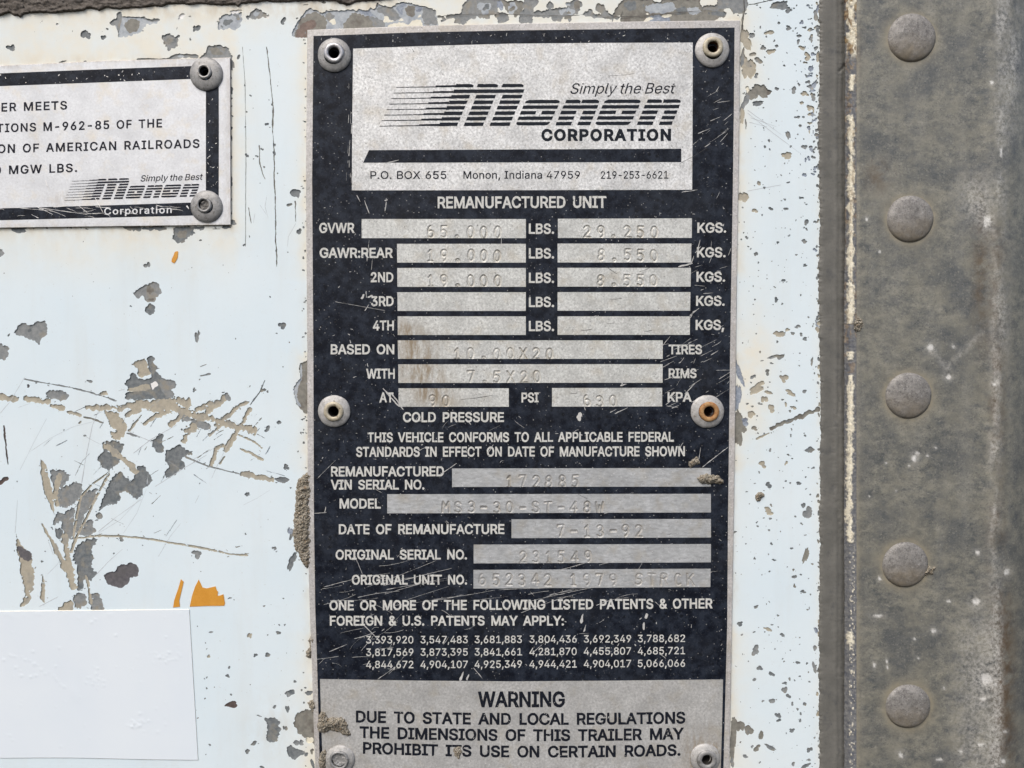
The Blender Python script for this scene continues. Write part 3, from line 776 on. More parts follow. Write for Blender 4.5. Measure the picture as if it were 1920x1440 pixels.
poly('dark', *B, "990,480 1010,455 1080,430 1110,450 1130,465 1160,468 1150,490 1110,495 1090,520 1115,555 1060,600 1000,630 990,600 1010,560 995,520")
st('gray', *B, "1110,500 1250,558 1440,605", 9, 8, 0.2); st('tan', *B, "1440,605 1540,622 1645,642", 30); bl('dark', 1690 / 3.2, 700 + 638 / 3.2, 12, 7, 0.2)
st('tan', *B, "1440,450 1510,480 1582,522", 13); st('tan', *B, "1430,365 1525,410 1575,450", 11)
st('gray', *B, "1590,40 1560,110 1500,190", 5, 9); bl('dark', 1577 / 3.2, 700 + 98 / 3.2, 5)
poly('tan', *B, "240,500 280,560 300,650 320,740 325,850 300,780 265,720 250,640", 1.4)
poly('gray', *B, "300,580 380,578 415,610 410,650 380,680 440,660 490,660 490,720 470,760 420,800 390,810 350,790 330,750 325,690 305,640", 2.6)
st('tan', *B, "360,600 330,720 345,800", 24)
poly('gray', *B, "370,850 400,830 450,800 440,880 450,960 430,1000 390,980 370,920")
poly('gray', *B, "490,720 540,700 585,690 575,740 530,810 500,880 470,950 445,980 460,870 465,790")
poly('gray', *B, "490,920 530,880 560,875 555,920 580,950 560,970 500,980 470,970")
poly('dark', *B, "450,1040 500,1010 580,985 580,1010 555,1050 550,1080 565,1110 545,1120 560,1140 545,1160 575,1200 560,1240 530,1250 505,1220 500,1280 470,1305 460,1260 470,1200 440,1100", 3)
poly('gray', *B, "320,870 350,830 380,850 350,900 320,915"); poly('dark', *B, "330,930 365,925 380,950 365,1000 340,990")
st('tan', *B, "250,900 300,990 360,1100 420,1230 458,1292", 10, 40); st('tan', *B, "380,960 400,1060 410,1150 432,1255", 30, 34)
st('tan', *B, "655,600 590,720 530,840 450,1000 425,1080", 14, 18, 0.2); st('tan', *B, "660,590 560,660 485,740 458,860 440,990", 11, 15, 0.2)
st('tan', *B, "440,992 600,972 760,980 900,995 1080,1025 1250,1055 1380,1085 1490,1092", 13, 11, 0.22)
bls(*B, "g 1175 1083 28 25;g 725 995 14 14;t 1472 1090 20 12;g 1660 635 10;t 600 975 18 8")
poly('tan', *B, "95,960 115,1010 165,1070 195,1100 185,1150 205,1180 205,1260 180,1330 190,1350 130,1410 115,1400 150,1330 140,1270 120,1200 118,1130 100,1060")
poly('plum', *B, "105,1030 150,1050 190,1080 195,1120 160,1125 120,1100 100,1060")
poly('tan', *B, "255,1200 270,1280 270,1350 275,1378 255,1375 240,1350 245,1300", 1.2)
poly('plum', *B, "620,1210 660,1190 690,1190 710,1160 735,1145 755,1150 785,1133 820,1150 835,1190 825,1220 780,1225 770,1260 720,1288 680,1275 650,1265 635,1240", 1.4)
poly('tan', *B, "340,1425 380,1380 430,1360 450,1410 420,1428"); poly('gray', *B, "440,1330 480,1315 520,1340 518,1390 480,1412 440,1400")
poly('gray', *B, "530,1330 580,1315 605,1350 625,1400 615,1425 560,1425 540,1390"); st('tan', *B, "512,1212 530,1255 535,1320 552,1385", 16)
bls(*B, "d 1675 297 13;d 1605 338 17;d 1720 562 18;d 1480 725 15 12;d 1745 688 9;d 1820 415 10;d 85 1065 6;d 103 650 5;g 1645 1050 14 11;d 1470 963 7;g 1425 1040 14 5;d 510 370 12 8;t 480 290 9 12;d 385 340 6;g 1090 333 8;d 1165 100 10;p 170 75 12 8;g 540 47 18 9;d 1500 75 6;d 268 1068 6;d 255 1130 9;n 372 500 4;d 720 910 4;d 855 1030 5;d 1200 660 5;d 1585 95 9;g 800 370 30 8 20;d 1590 1395 9 6;d 1700 1350 6;g 1380 1350 14 4;d 1205 1188 4;d 1020 943 4;d 680 1083 7;d 920 857 4")
st('brown', *B, "-8,665 20,645 50,625", 30, 14); st('brown', *B, "25,312 35,440 48,548", 13, 5)
# crumbs of lost paint along every scrape, and fine tan hairs through the patch
_r = random.Random(11)
for _k, _pl in [c for c in CH if c[0] in ('tan', 'gray', 'dark') and len(c[1]) > 20]:
    for _ in range(max(2, int(len(_pl) / 12))):
        _p = _pl[_r.randrange(len(_pl))]
        CH.append((_k, blob(_p[0] + _r.gauss(0, 3.4), _p[1] + _r.gauss(0, 2.6), _r.choice((.8, 1.0, 1.4, 2.2, 3.2)), _r.choice((.8, 1.0, 1.3, 1.8)), _r.randrange(999), _r.uniform(-1, 1))))
for _ in range(58):
    _x = _r.uniform(60, 500); _y = _r.uniform(760, 1010); _a = math.radians(_r.choice((-28, -38, -52, 22, 30, -70)) + _r.gauss(0, 7)); _l = _r.uniform(6, 38)
    if _x > 330 and _y > 900: continue
    CH.append((_r.choice(('tan', 'gray', 'light')), stroke([(_x, _y), (_x + math.cos(_a) * _l, _y + math.sin(_a) * _l)], _r.uniform(.7, 1.8), _r.uniform(.5, 1.0), .8, _r.randrange(999), 1.6)))
# islands of paint left inside the scrapes
_r = random.Random(4)
for _k, _pl in [c for c in CH if c[0] == 'tan']:
    if len(_pl) > 24:
        for _ in range(int(len(_pl) / 22)):
            _p = _pl[_r.randrange(len(_pl))]
            CH.append(('keep', blob(_p[0] + _r.uniform(-3, 3), _p[1] + _r.uniform(-2.5, 2.5), _r.uniform(1.2, 3.6), _r.uniform(.8, 1.8), _r.randrange(999), _r.uniform(-.8, .8))))
# --- zoom window 0,400
A = (0, 400, 3.2)
poly('gray', *A, "795,475 830,450 870,430 905,412 945,420 970,460 965,490 935,505 930,530 895,535 870,525 860,490 830,510 810,495", 1.8)
poly('dark', *A, "875,560 900,535 928,560 925,595 900,612 872,595", 1.4)
bls(*A, "s 900 455 22 28;s 905 515 22 12")
poly('gray', *A, "80,715 115,670 150,658 180,672 220,650 265,643 285,670 280,700 290,730 250,750 235,790 205,760 180,760 150,740 110,735", 1.8); bls(*A, "d 183 695 17")
poly('gray', *A, "-20,770 20,790 55,800 50,850 35,880 -20,875"); poly('gray', *A, "-20,210 15,215 25,240 10,260 -20,258")
bls(*A, "g 1188 735 17 34 0;d 1693 677 22;g 885 310 19;d 1660 720 6;d 1620 502 6;d 785 557 7;d 1820 265 9;d 1467 190 9;d 1498 140 8;d 1800 110 14 16;d 55 730 6 10;d 1415 752 5;d 1700 920 5;r 1735 771 5;d 500 170 4;d 1200 160 8 6")
poly('dark', *A, "1035,110 1050,85 1100,78 1160,85 1168,120 1130,140 1100,180 1065,180 1040,150"); bls(*A, "s 1100 125 30 30")
poly('dark', *A, "750,1020 790,960 815,955 830,990 870,1000 910,985 890,920 875,870 905,855 930,875 920,900 960,930 930,940 960,975 1000,1000 1050,1005 1055,1035 1025,1060 1045,1080 1040,1105 1000,1115 920,1118 870,1115 840,1120 745,1115 750,1080 800,1070 760,1045", 2.0)
poly('gray', *A, "960,985 1000,1000 1050,1005 1055,1035 1025,1060 1045,1080 1040,1105 1000,1112 965,1060", 1.5)
poly('tan', *A, "785,905 830,880 870,870 890,920 910,965 850,985 820,970 825,930", 1.5); poly('tan', *A, "760,1050 800,1045 890,1022 905,1050 870,1065 760,1070", 1.2)
poly('flake', *A, "900,1020 935,1010 950,1030 915,1060", 1.2)
poly('stone', *A, "1800,900 1850,875 1862,1225 1790,1160 1770,1110 1760,1050 1800,990"); poly('light', *A, "1800,900 1812,905 1812,990 1785,1050 1785,1110 1810,1165 1790,1160 1770,1110 1760,1050 1800,990", 1.2)
st('gray', *A, "1200,920 1240,905", 5, 3); st('gray', *A, "1200,975 1265,963", 5, 9); bls(*A, "d 1198 997 6;g 1168 1058 9 11;d 1052 964 5;d 1260 1082 4;d 1310 925 3")
# --- top left (window 0,0 at 3.2x)
T = (0, 0, 3.2)
bls(*T, "d 70 280 28 22;d 522 203 26 30;d 618 222 18 17;d 642 175 7 9;d 1172 170 20 26;d 1140 235 8;d 1700 130 17 20;p 1062 170 3 10;f 1085 103 22 15;f 340 148 9 10;f 1137 98 8;d 1425 350 9 18;p 1500 300 3;d 1503 572 7;d 1600 748 12;d 1583 1000 11;d 1620 765 6;d 1740 1227 15 11;d 1615 600 5;d 1665 515 4;d 1668 1040 5;d 1540 935 10;d 1575 895 8;d 1520 955 5;d 855 185 9 8")
poly('gray', *T, "970,205 1010,200 1040,215 1078,215 1075,245 1060,285 1010,305 990,270 975,250"); bls(*T, "d 1020 240 28 22")
poly('light', *T, "655,135 700,110 700,75 725,75 735,95 790,100 850,100 910,120 955,110 960,125 920,150 880,145 850,180 800,215 750,225 710,220 705,180 690,150")
poly('gray', *T, "655,135 700,112 700,75 725,75 735,95 722,150 712,200 700,160 672,150", 1.3); poly('gray', *T, "850,98 910,120 955,110 960,125 920,135 880,122 850,112", 1.2)
poly('stone', *T, "745,135 790,112 835,125 840,160 820,190 780,205 755,185", 1.6)
poly('light', *T, "1310,140 1320,100 1380,80 1450,75 1450,100 1440,150 1415,185 1370,170 1310,178"); bls(*T, "d 1360 140 32 20;f 1420 68 32 13;d 1330 158 10;g 1420 100 22 18;f 1305 130 6 8")
poly('gray', *T, "1480,100 1510,65 1550,50 1580,70 1610,100 1570,105 1530,120", 1.8); bls(*T, "l 1545 85 26 15;d 1545 68 18 7;f 1610 105 9 14;d 1490 105 10 14")
poly('gray', *T, "1180,365 1200,345 1235,310 1250,280 1310,270 1370,285 1375,310 1395,330 1400,395 1390,420 1300,400"); bls(*T, "s 1310 310 45 25")
st('gray', *T, "820,358 880,352 960,356 1030,350", 9); st('gray', *T, "1020,352 1060,335 1120,335 1190,345", 30, 20); bls(*T, "l 1090 340 25 10;g 370 372 18 6;g 510 368 10 4")
bls(*T, "g 1392 400 14 25;g 1392 545 12 22;g 1385 470 10 14;d 1388 640 7;d 1395 695 8 6;d 1385 770 10;d 1388 830 7 20;d 1385 940 9 16;g 1388 1090 10 26;d 1383 1200 6 20;g 1395 1335 25 16;d 1360 1360 30 12;d 1380 1020 6;d 1390 590 6;d 1385 1270 6 18")
poly('dark', *T, "1735,1150 1750,1138 1780,1133 1803,1145 1800,1170 1790,1195 1775,1180 1745,1178", 1.3); bls(*T, "d 1800 1390 13 18")
st('dark', 0, 0, 3.2, "740,1358 800,1372 830,1365 900,1370 960,1375 1000,1372", 26, 20, 0.5); bls(*T, "d 110 1378 45 20;d 770 1370 25 12;d 820 1375 20 12;d 965 1375 16 10;d 1200 1370 30 10;g 1210 1375 15 8")
for _q in ("1600,280 1615,400 1640,640 1635,780", "1635,780 1645,900 1645,1060 1652,1230", "1652,1230 1655,1440 1662,1540 1660,1600"):
    st('stone', *T, _q, 5, 6, 0.5)
bls(*T, "d 1645 870 8 14;d 1645 920 9 14;d 1615 412 5 8;d 1632 630 6 9;d 1652 1330 5 10;d 1655 1500 7 9")
st('stone', *T, "1555,870 1560,985 1575,1040 1592,1075", 7, 4, 0.5); st('stone', *T, "1455,280 1470,500 1476,900 1473,1480", 2.6, 3, 0.3); st('stone', *T, "1490,1245 1508,1340", 8, 5); st('stone', *T, "1770,1205 1775,1330", 8, 5, .5)
bls(*T, "d 1470 510 6 8;d 1470 760 6;d 1480 935 10 14;d 1478 670 4 10")
# --- above the plate (6x strips)
U0 = (540, 0, 6)
poly('light', *U0, "50,370 80,290 110,250 165,180 200,130 260,90 330,115 370,140 430,125 520,125 570,110 640,120 780,110 870,105 960,95 1010,65 1060,60 1140,80 1200,70 1210,40 1290,20 1360,30 1450,50 1530,75 1600,85 1660,120 1670,190 1690,280 1690,420 50,420")
poly('stone', *U0, "80,370 110,280 160,200 230,150 300,140 370,165 420,200 440,290 420,330 380,420 80,420"); poly('rust', *U0, "140,290 200,240 290,215 330,260 300,310 230,335 200,420 90,420 100,340", 1.6)
poly('gray', *U0, "420,150 470,140 520,170 500,220 440,240"); poly('stone', *U0, "610,330 620,270 690,200 710,150 790,150 880,185 960,190 1030,230 1080,270 1110,310 1100,420 610,420")
poly('gray', *U0, "900,190 1000,195 1060,230 1120,310 1050,330 960,300 940,240"); poly('gray', *U0, "990,100 1060,65 1180,85 1240,150 1270,200 1220,230 1150,235 1090,170 1020,140")
poly('stone', *U0, "1310,90 1360,60 1440,70 1420,160 1390,200 1340,170"); poly('blue', *U0, "1200,80 1290,30 1330,60 1290,120 1300,170 1250,140"); poly('blue', *U0, "1440,80 1520,80 1530,110 1450,150 1430,110")
poly('blue', *U0, "770,120 850,110 960,150 1000,190 900,180 830,150"); poly('gray', *U0, "1530,90 1600,90 1660,130 1670,190 1690,280 1530,280 1510,170")
poly('cream', *U0, "455,245 505,205 525,205 530,235 545,255 520,285", 1.2); poly('cream', *U0, "1065,245 1080,180 1115,172 1140,215 1190,240 1110,255", 1.4); poly('cream', *U0, "1230,240 1275,203 1305,235", 1.0); poly('cream', *U0, "1450,205 1480,165 1500,160 1500,180", 0.8); poly('cream', *U0, "540,330 600,305 580,330", 0.8)
poly('cream', *U0, "1120,285 1240,250 1300,250 1350,285 1400,235 1440,225 1500,220 1520,290 1520,330 1120,330", 1.4)
st('gray', *U0, "1680,190 1740,195 1770,220 1720,240", 30); st('gray', *U0, "1780,190 1850,175 1930,180", 30, 34)
bls(*U0, "d 105 205 14 16;d 1010 60 18 20;f 480 108 16 8")
# dirt clumps at the very top
poly('stone', *U0, "520,-20 540,20 590,40 660,65 700,45 730,10 760,-20"); poly('stone', *U0, "370,25 400,10 440,25 420,42 385,42", 1.0); st('stone', *U0, "170,58 230,48", 10)
U1 = (840, 0, 6)
poly('gray', *U1, "-20,175 60,165 130,155 160,130 160,60 180,30 230,-20 560,-20 560,140 540,160 480,165 470,210 410,215 340,185 290,210 250,195 235,230 200,270 120,275 75,250 70,210 -20,210", 2.0)
poly('gray', *U1, "520,170 560,130 680,150 690,205 665,240 570,255", 1.5); bls(*U1, "l 415 80 78 72;d 415 85 42 38;g 200 100 30 55"); poly('stone', *U1, "560,-20 600,-20 640,0 700,10 760,0 850,20 860,80 830,150 770,195 740,190 735,160 690,155 640,90", 1.8)
bls(*U1, "l 730 90 52 60;s 718 100 34 28;b 590 60 40 55")
poly('gray', *U1, "850,-20 1000,-20 1020,30 975,75 970,130 1050,120 1180,100 1250,85 1330,90 1420,-20 1450,-20 1520,40 1480,110 1465,165 1400,180 1390,225 1375,258 1350,235 1310,185 1290,215 1270,250 1220,240 1190,245 1160,200 1040,195 950,180 950,262 795,262 800,170 840,110", 2.0)
poly('gray', *U1, "1095,60 1150,5 1185,40 1195,95 1120,95", 1.4); bls(*U1, "l 1365 135 50 40;s 1362 138 22 20;l 1280 130 36 38;s 1450 60 40 55;s 1350 200 35 28;l 1355 55 30 28;d 1450 105 30 16")
poly('gray', *U1, "1480,170 1560,130 1610,100 1640,140 1650,165 1700,160 1760,180 1760,150 1650,120 1650,70 1690,38 1740,40 1775,80 1780,140 1840,170 1930,180 1930,215 1860,210 1855,260 1840,225 1760,205 1650,200 1560,185", 1.8)
U2 = (1130, 0, 6)
poly('stone', *U2, "190,50 240,-20 560,-20 580,30 640,25 700,-20 1100,-20 1110,90 1170,65 1260,70 1290,30 1270,-20 1610,-20 1640,60 1600,120 1570,150 1470,155 1440,95 1380,95 1360,120 1390,140 1390,180 1330,210 1260,215 1250,240 1100,262 760,258 720,262 660,250 480,262 205,262 205,180 120,180 140,110", 2.0)
poly('gray', *U2, "1100,90 1170,65 1260,70 1290,30 1290,-20 1620,-20 1640,60 1590,140 1470,158 1440,95 1380,95 1250,130", 1.6); poly('gray', *U2, "-20,90 30,110 70,150 90,200 40,215 -20,195"); poly('light', *U2, "480,60 640,30 800,30 830,90 780,140 560,150 470,110", 2)
poly('light', *U2, "950,90 1060,80 1120,140 1030,170 960,150"); poly('blue', *U2, "500,190 600,165 700,175 760,210 740,245 620,225 560,260 510,250", 2); poly('cream', *U2, "450,250 500,195 580,200 560,220 510,230 480,258", 1.2); poly('cream', *U2, "650,185 700,165 780,160 770,185 700,200", 1.0); poly('cream', *U2, "480,150 520,148 520,170 490,165", .8)
bls(*U2, "d 465 70 14 22;d 890 62 8;d 1190 155 16 14;d 1050 225 16 12;d 300 60 70 60;d 1310 155 70 40;d 870 120 80 40")
st('stone', *U2, "1600,120 1580,190 1570,290 1575,420", 26, 20); st('stone', *U2, "1640,50 1720,45 1790,25 1930,-5", 10, 14); bls(*U2, "d 1735 55 16 8")
# --- the strip right of the plate (3.491x windows)
R0 = (1370, 0, 3.491)
bls(*R0, "d 318 48 62 34;d 382 62 25 18;g 310 150 14 9;g 195 180 11;g 375 180 20 14;g 425 185 7;g 480 182 15 9;t 258 208 34 17;g 235 237 9;g 285 267 10;g 300 300 14 12;g 213 313 20 17;t 265 340 34 17;d 370 347 6;g 450 240 18 12;g 440 275 9 22;g 530 260 15 19;t 465 313 26 14;t 505 370 28 24;b 545 352 18 14;g 350 433 9;g 490 491 9 7;g 445 555 13;g 500 537 10;g 303 583 15 13;g 408 592 22 23;g 347 587 6;t 490 618 28 17;g 540 640 17;t 460 677 14 11;t 518 703 22;b 545 560 14 40;g 432 770 20 11;g 470 768 10;g 455 822 14 10;g 375 880 13 34;g 478 912 9;d 256 922 10 12;d 222 965 12 9;d 257 974 7;g 488 963 18 16;g 524 967 14;g 390 958 9;t 370 1018 36 25;g 545 925 8;g 455 1077 6;b 540 1137 14 9;t 178 1200 22 13;d 222 1228 12 9;g 380 1197 20 6;t 85 1290 34 38;g 353 1307 9;g 458 1293 17 10;g 362 1370 17 11;d 260 1367 15 13;t 158 1378 20 17;g 485 1327 5;b 565 70 12 40;g 575 215 9 26;d 430 35 8;g 560 90 20 26;g 555 320 14;b 530 440 16 30")
bls(*R0, "t 100 240 40 55;g 135 238 22;t 140 350 18 20;g 185 393 28 21;t 108 455 46 88;g 165 490 20;s 175 605 72 58;d 160 675 42 20;g 95 665 22 60;g 75 385 14 60;t 80 770 16 60 0;g 100 820 6 30 0;c 112 590 14 20")
bls(1370, 340, 3.491, "d 490 277 20;g 552 268 12;g 493 312 12 7;d 385 355 11 7;d 308 403 11;g 485 390 19 15;g 107 370 11;d 165 475 13 16;b 557 450 15 12;d 485 547 17 9;d 343 648 12;d 370 658 10 5;g 290 692 10 7;d 456 742 6 10;d 302 775 15 17;g 338 803 9 7;g 435 953 22 11;t 315 1005 40 21;t 370 970 20 9 -25;g 408 995 16 9;g 460 1003 12;g 488 1032 18 11;g 308 1050 10;b 563 935 11 30;g 190 1117 8;g 305 1145 50 14;d 328 1143 21 19;g 530 1175 8 26;g 210 1172 12 5;g 265 1190 18 6;d 238 1250 17 21;g 153 1278 20 17;t 345 1292 32 22 35;t 180 1342 66 26 -22;t 260 1385 30 14 15;t 390 1385 45 17 25;g 490 1375 14;t 210 1420 18;g 450 1205 6;d 255 1315 6")
bls(1370, 680, 3.491, "b 45 60 22 110;b 48 220 22 100;s 62 430 48 110;b 95 390 22 30;t 207 235 16;t 235 250 16 8;g 190 270 15 9;g 345 243 10;d 430 250 8;g 112 273 10 9;g 140 287 12 6;t 268 305 26 26;g 385 320 9 12;t 135 340 32 21;t 365 280 8 22;t 410 298 22 13 20;g 160 433 24 14;d 180 460 8 6;d 490 482 13 9;g 393 478 9;g 400 437 8;d 505 568 30 19;g 258 573 12 10;d 375 603 8;t 365 652 9 18;t 207 668 28 22;g 190 715 8;g 322 708 4;g 340 710 4;d 248 793 20 17;d 445 792 20 11;g 490 826 9 5;d 470 932 15 19;g 512 985 36 38;t 247 972 32 26;g 265 935 10;g 420 1008 10 6;g 260 1022 10;g 215 1018 8;g 465 1056 12 9;d 170 1045 8;d 172 1070 11;g 250 1097 8;g 490 1130 10 5;d 267 1190 9 12;d 405 1212 12 8;s 490 1275 18 62;g 532 1320 11;d 155 1280 9;d 288 1292 14 7;d 370 1337 5;d 410 1360 10 9;d 412 1397 15;d 465 1387 8;d 512 1412 10 6;d 205 1388 5;g 30 1110 16 8;g 540 690 14 7;r 327 1105 6")
st('stone', 1370, 680, 3.491, "255,435 370,385 480,345 585,298", 22, 30, 0.4); st('dark', 1370, 680, 3.491, "360,390 430,365", 10); st('tan', 1370, 680, 3.491, "165,500 255,460", 14, 6)
bls(1370, 1028, 3.491, "s 418 243 10 13;d 475 283 22 11;d 170 382 18 9;d 308 445 9;s 508 400 10 7;d 60 494 21 14 -20;t 235 527 26 13 20;g 273 502 8;d 147 551 10 6;d 340 562 17 13;g 72 565 13 9;g 153 667 28 36;g 545 655 14 22;b 560 540 10 35;d 440 753 17 12;d 500 757 9;d 188 782 20 16;g 550 785 16 30;d 270 825 22 15 30;g 152 856 16 14;g 388 860 12;d 355 884 18 9;d 450 840 8;g 352 922 21 23;d 378 973 15 17;g 513 876 12 9;g 210 998 9;g 258 1002 22 16;g 300 993 8;g 400 1020 12;d 488 1022 15 12;d 440 1052 9;d 455 1085 12;d 458 1123 11;d 308 1090 20 17;d 323 1128 18 13;d 400 1190 18 14;s 190 1220 24 30;s 120 1195 30 32;s 45 1150 40 52;s 18 1260 24 130 0;s 165 1305 28 20;d 270 1310 48 13 32;g 98 1363 25 13;d 517 1322 20 17;g 413 1414 14;g 510 1385 16 8;d 490 1425 35 13;g 190 1405 8;g 140 1300 10;d 362 1208 6;g 545 1240 9;r 62 1268 8;g 10 1400 16 40")
C = (0, 990, 3.2)
bls(*C, "n 1370 1057 40 25;d 1710 1198 14;d 1525 1292 22 12;d 1487 1345 15;d 1730 996 30 21;g 1725 998 14;d 1848 988 25 15;d 1730 1088 12 22;g 1800 1290 25 20;d 1612 767 19 16;d 1530 765 13 11;d 1365 886 14 9;d 1378 841 9;d 1668 631 18 9;t 1497 645 14 18;g 1383 997 9;d 1287 955 5;g 1240 960 8;d 1230 905 6;g 1243 897 6;g 1228 1022 7;t 1250 765 10 12;g 1705 582 8 6;d 1677 580 6;g 1258 1305 9;d 1235 1358 4;g 1268 625 14 6;g 1650 1075 13 9;g 1555 1125 18 5;d 1775 922 12 8;d 1720 750 5;d 1608 640 9 5;d 1502 940 4;g 1240 725 5;d 1183 590 5;r 1187 1142 6 4;s 1872 1340 14 20;d 1832 1358 14 12;d 1575 1440 16 10;d 1880 1420 14 28;d 1232 690 5;n 695 637 4")
poly('dark', *C, "1585,1140 1640,1135 1675,1160 1680,1215 1660,1280 1620,1290 1590,1250 1610,1200", 2.4); poly('stone', *C, "1760,1170 1780,1110 1840,1090 1920,1080 1920,1330 1840,1260 1790,1230", 1.8)
poly('dark', *C, "1720,1330 1740,1300 1790,1330 1830,1335 1820,1360 1790,1370 1760,1392 1735,1370", 1.8); bls(*C, "d 1750 40 14 35;d 1755 190 22 52;b 1740 10 14 30;c 1860 1270 20 26")
# ragged paint edge along the sealant, and pinholes everywhere
for i in range(150):
    y = random.uniform(-20, 1470)
    r_ = random.choice((1.2, 1.6, 2.2, 3.0, 3.8)) * (1.25 if y < 330 else 0.9)
    bl(random.choice(('gray', 'tan', 'stone', 'dark')), 1535.5 + random.gauss(0, 2.2), y, r_, r_ * random.uniform(1, 1.8))
for i in range(60):
    y = random.uniform(0, 330)
    bl(random.choice(('gray', 'tan', 'blue')), 1533 - abs(random.gauss(0, 12)), y, random.uniform(1.2, 5), random.uniform(1.2, 5))
for i in range(330):
    x = random.uniform(1378, 1532); y = random.uniform(0, 1440)
    bl(random.choice(('gray', 'dark', 'dark')), x, y, random.choice((0.9, 0.9, 1.1, 1.4, 2.0)))
for i in range(80):
    x = random.uniform(0, 575); y = random.uniform(30, 1440)
    bl(random.choice(('gray', 'dark', 'dark')), x, y, random.choice((0.7, 0.8, 0.9, 1.2)))
for i in range(70):
    y = random.uniform(60, 1440)
    bl(random.choice(('gray', 'dark')), 574 - abs(random.gauss(0, 5)), y, random.uniform(1, 2.6))
for i in range(45):
    bl(random.choice(('dark', 'gray')), random.uniform(0, 434), random.choice((424, 427, 429)), random.uniform(1, 3.4), random.uniform(.9, 1.8))

CHO = [c for c in CH if len(c[1]) >= 5]
VOID = [blob(x, y, 9.2, 9.2, 0, 0, 0.0) for x, y, r in PRIV + NRIV]
gx, gy = np.meshgrid(np.arange(-330, 1552, 13.0), np.arange(-250, 1700, 13.0))
pts = np.stack([gx.ravel() + rng.uniform(-3, 3, gx.size), gy.ravel() + rng.uniform(-3, 3, gy.size)], -1)
OUT = [(-340, -260), (1556, -260), (1556, 1710), (-340, 1710)]
V2, TR = cdt([OUT] + [c[1] for c in CHO] + VOID, pts)
cen = V2[TR].mean(1)
own = np.full(len(TR), -1)
for i, (k, pl) in enumerate(CHO):
    lo = pl.min(0) - .1; hi = pl.max(0) + .1
    c = np.nonzero((cen[:, 0] >= lo[0]) & (cen[:, 0] <= hi[0]) & (cen[:, 1] >= lo[1]) & (cen[:, 1] <= hi[1]))[0]
    if len(c): own[c[inside(cen[c, 0], cen[c, 1], pl)]] = i if k != 'keep' else -1
for vd in VOID:
    c = np.nonzero(np.hypot(cen[:, 0] - vd[:, 0].mean(), cen[:, 1] - vd[:, 1].mean()) < 12)[0]
    own[c[inside(cen[c, 0], cen[c, 1], vd)]] = -2


def cream_f(x, y):
    n = 0.35 + 1.3 * fbm(x / 60, y / 60, 3, 3)
    d1 = np.maximum(0, seg_dist(x, y, NOTICE)); d2 = seg_dist(x, y, PLATE)
    c = 1.0 * np.exp(-d1 / 26) + 0.85 * np.exp(-d2 / 17) * ((y < 520) | (y > 1180) | (np.abs(y - 770) < 110)) + 0.35 * np.exp(-d2 / 12)
    c = c + 0.9 * np.exp(-np.maximum(0, y - 18) / 34.0) * (x < 1400) + 0.8 * np.exp(-np.maximum(0, 1440 - y) / 110.0) * (x > 440) * np.exp(-d2 / 60)
    c = c + 0.55 * (x > 1440) * np.exp(-np.abs(1537 - x) / 6.0)
    c = c + 0.35 * sst(430, 455, y) * (1 - sst(470, 560, y)) * (x < 440) + 0.5 * (y < 420) * (x < 445)
    c = c + 0.9 * np.exp(-((x - 1412) / 40) ** 2 - ((y - 690) / 130) ** 2) + 0.9 * np.exp(-((x - 1400) / 35) ** 2 - ((y - 110) / 70) ** 2)
    return np.clip(c * n, 0, 1)


def dirt_f(x, y):
    d1 = seg_dist(x, y, NOTICE); d2 = seg_dist(x, y, PLATE)
    c = 0.75 * np.exp(-d1 / 6) + 0.55 * np.exp(-d2 / 5) + 0.75 * np.exp(-np.maximum(0, y - 24) / 9.0) * (x < 760)
    c = c + 0.30 * np.exp(-d1 / 30) * (y > 425) + 0.3 * np.exp(-((x - 520) / 60) ** 2 - ((y - 1370) / 60) ** 2)
    return np.clip(c * (0.4 + 1.1 * fbm(x / 18, y / 40, 8, 3)), 0, 0.85)


wall = thing("trailer_wall", "white painted trailer side panel with grey paint chips and scrapes behind the two plates", "trailer panel", W(960, 720).tolist())
paint = own == -1
PV = W(V2[:, 0], V2[:, 1], 0.0)
PF = W(V2[:, 0], V2[:, 1], -1.5)
rim = rim_edges(TR, paint, None)
n_ = len(V2)
f = [tuple(x) for x in TR[paint]] + [(b, a, a + n_, b + n_) for a, b in rim]
allv = np.concatenate([PV, PF])
used = np.unique(np.concatenate([TR[paint].ravel(), np.array(rim).ravel(), np.array(rim).ravel() + n_]))
mpv = -np.ones(2 * n_, int); mpv[used] = np.arange(len(used))
cr = cream_f(V2[:, 0], V2[:, 1]); dt = dirt_f(V2[:, 0], V2[:, 1])
obj("paint_coat", allv[used], [tuple(mpv[list(x)]) for x in f], M['paint'], wall,
    attrs=dict(cream=np.concatenate([cr, cr])[used], dirt=np.concatenate([dt, dt])[used]))
small = []; nbig = 0
sizes = {i: float(np.max(c[1].max(0) - c[1].min(0))) for i, c in enumerate(CHO)}
order = np.argsort(own, kind='stable')
so = own[order]
for i in sorted(set(own[own >= 0])):
    tri = TR[order[np.searchsorted(so, i):np.searchsorted(so, i + 1)]]
    if sizes[i] >= 15:
        v, ff, _ = compact(PF, tri)
        obj("paint_chip", v, ff, M[CHO[i][0]], wall); nbig += 1
    else:
        small.append((CHO[i][0], tri))
ks = sorted({k for k, _ in small})
tri = np.concatenate([t for _, t in small]); mi = np.concatenate([np.full(len(t), ks.index(k)) for k, t in small])
v, ff, _ = compact(PF, tri)
obj("small_paint_chips", v, ff, None, wall, mats=[M[k] for k in ks], midx=mi, kind="stuff")
print("chips", nbig, len(small), "tris", len(TR))

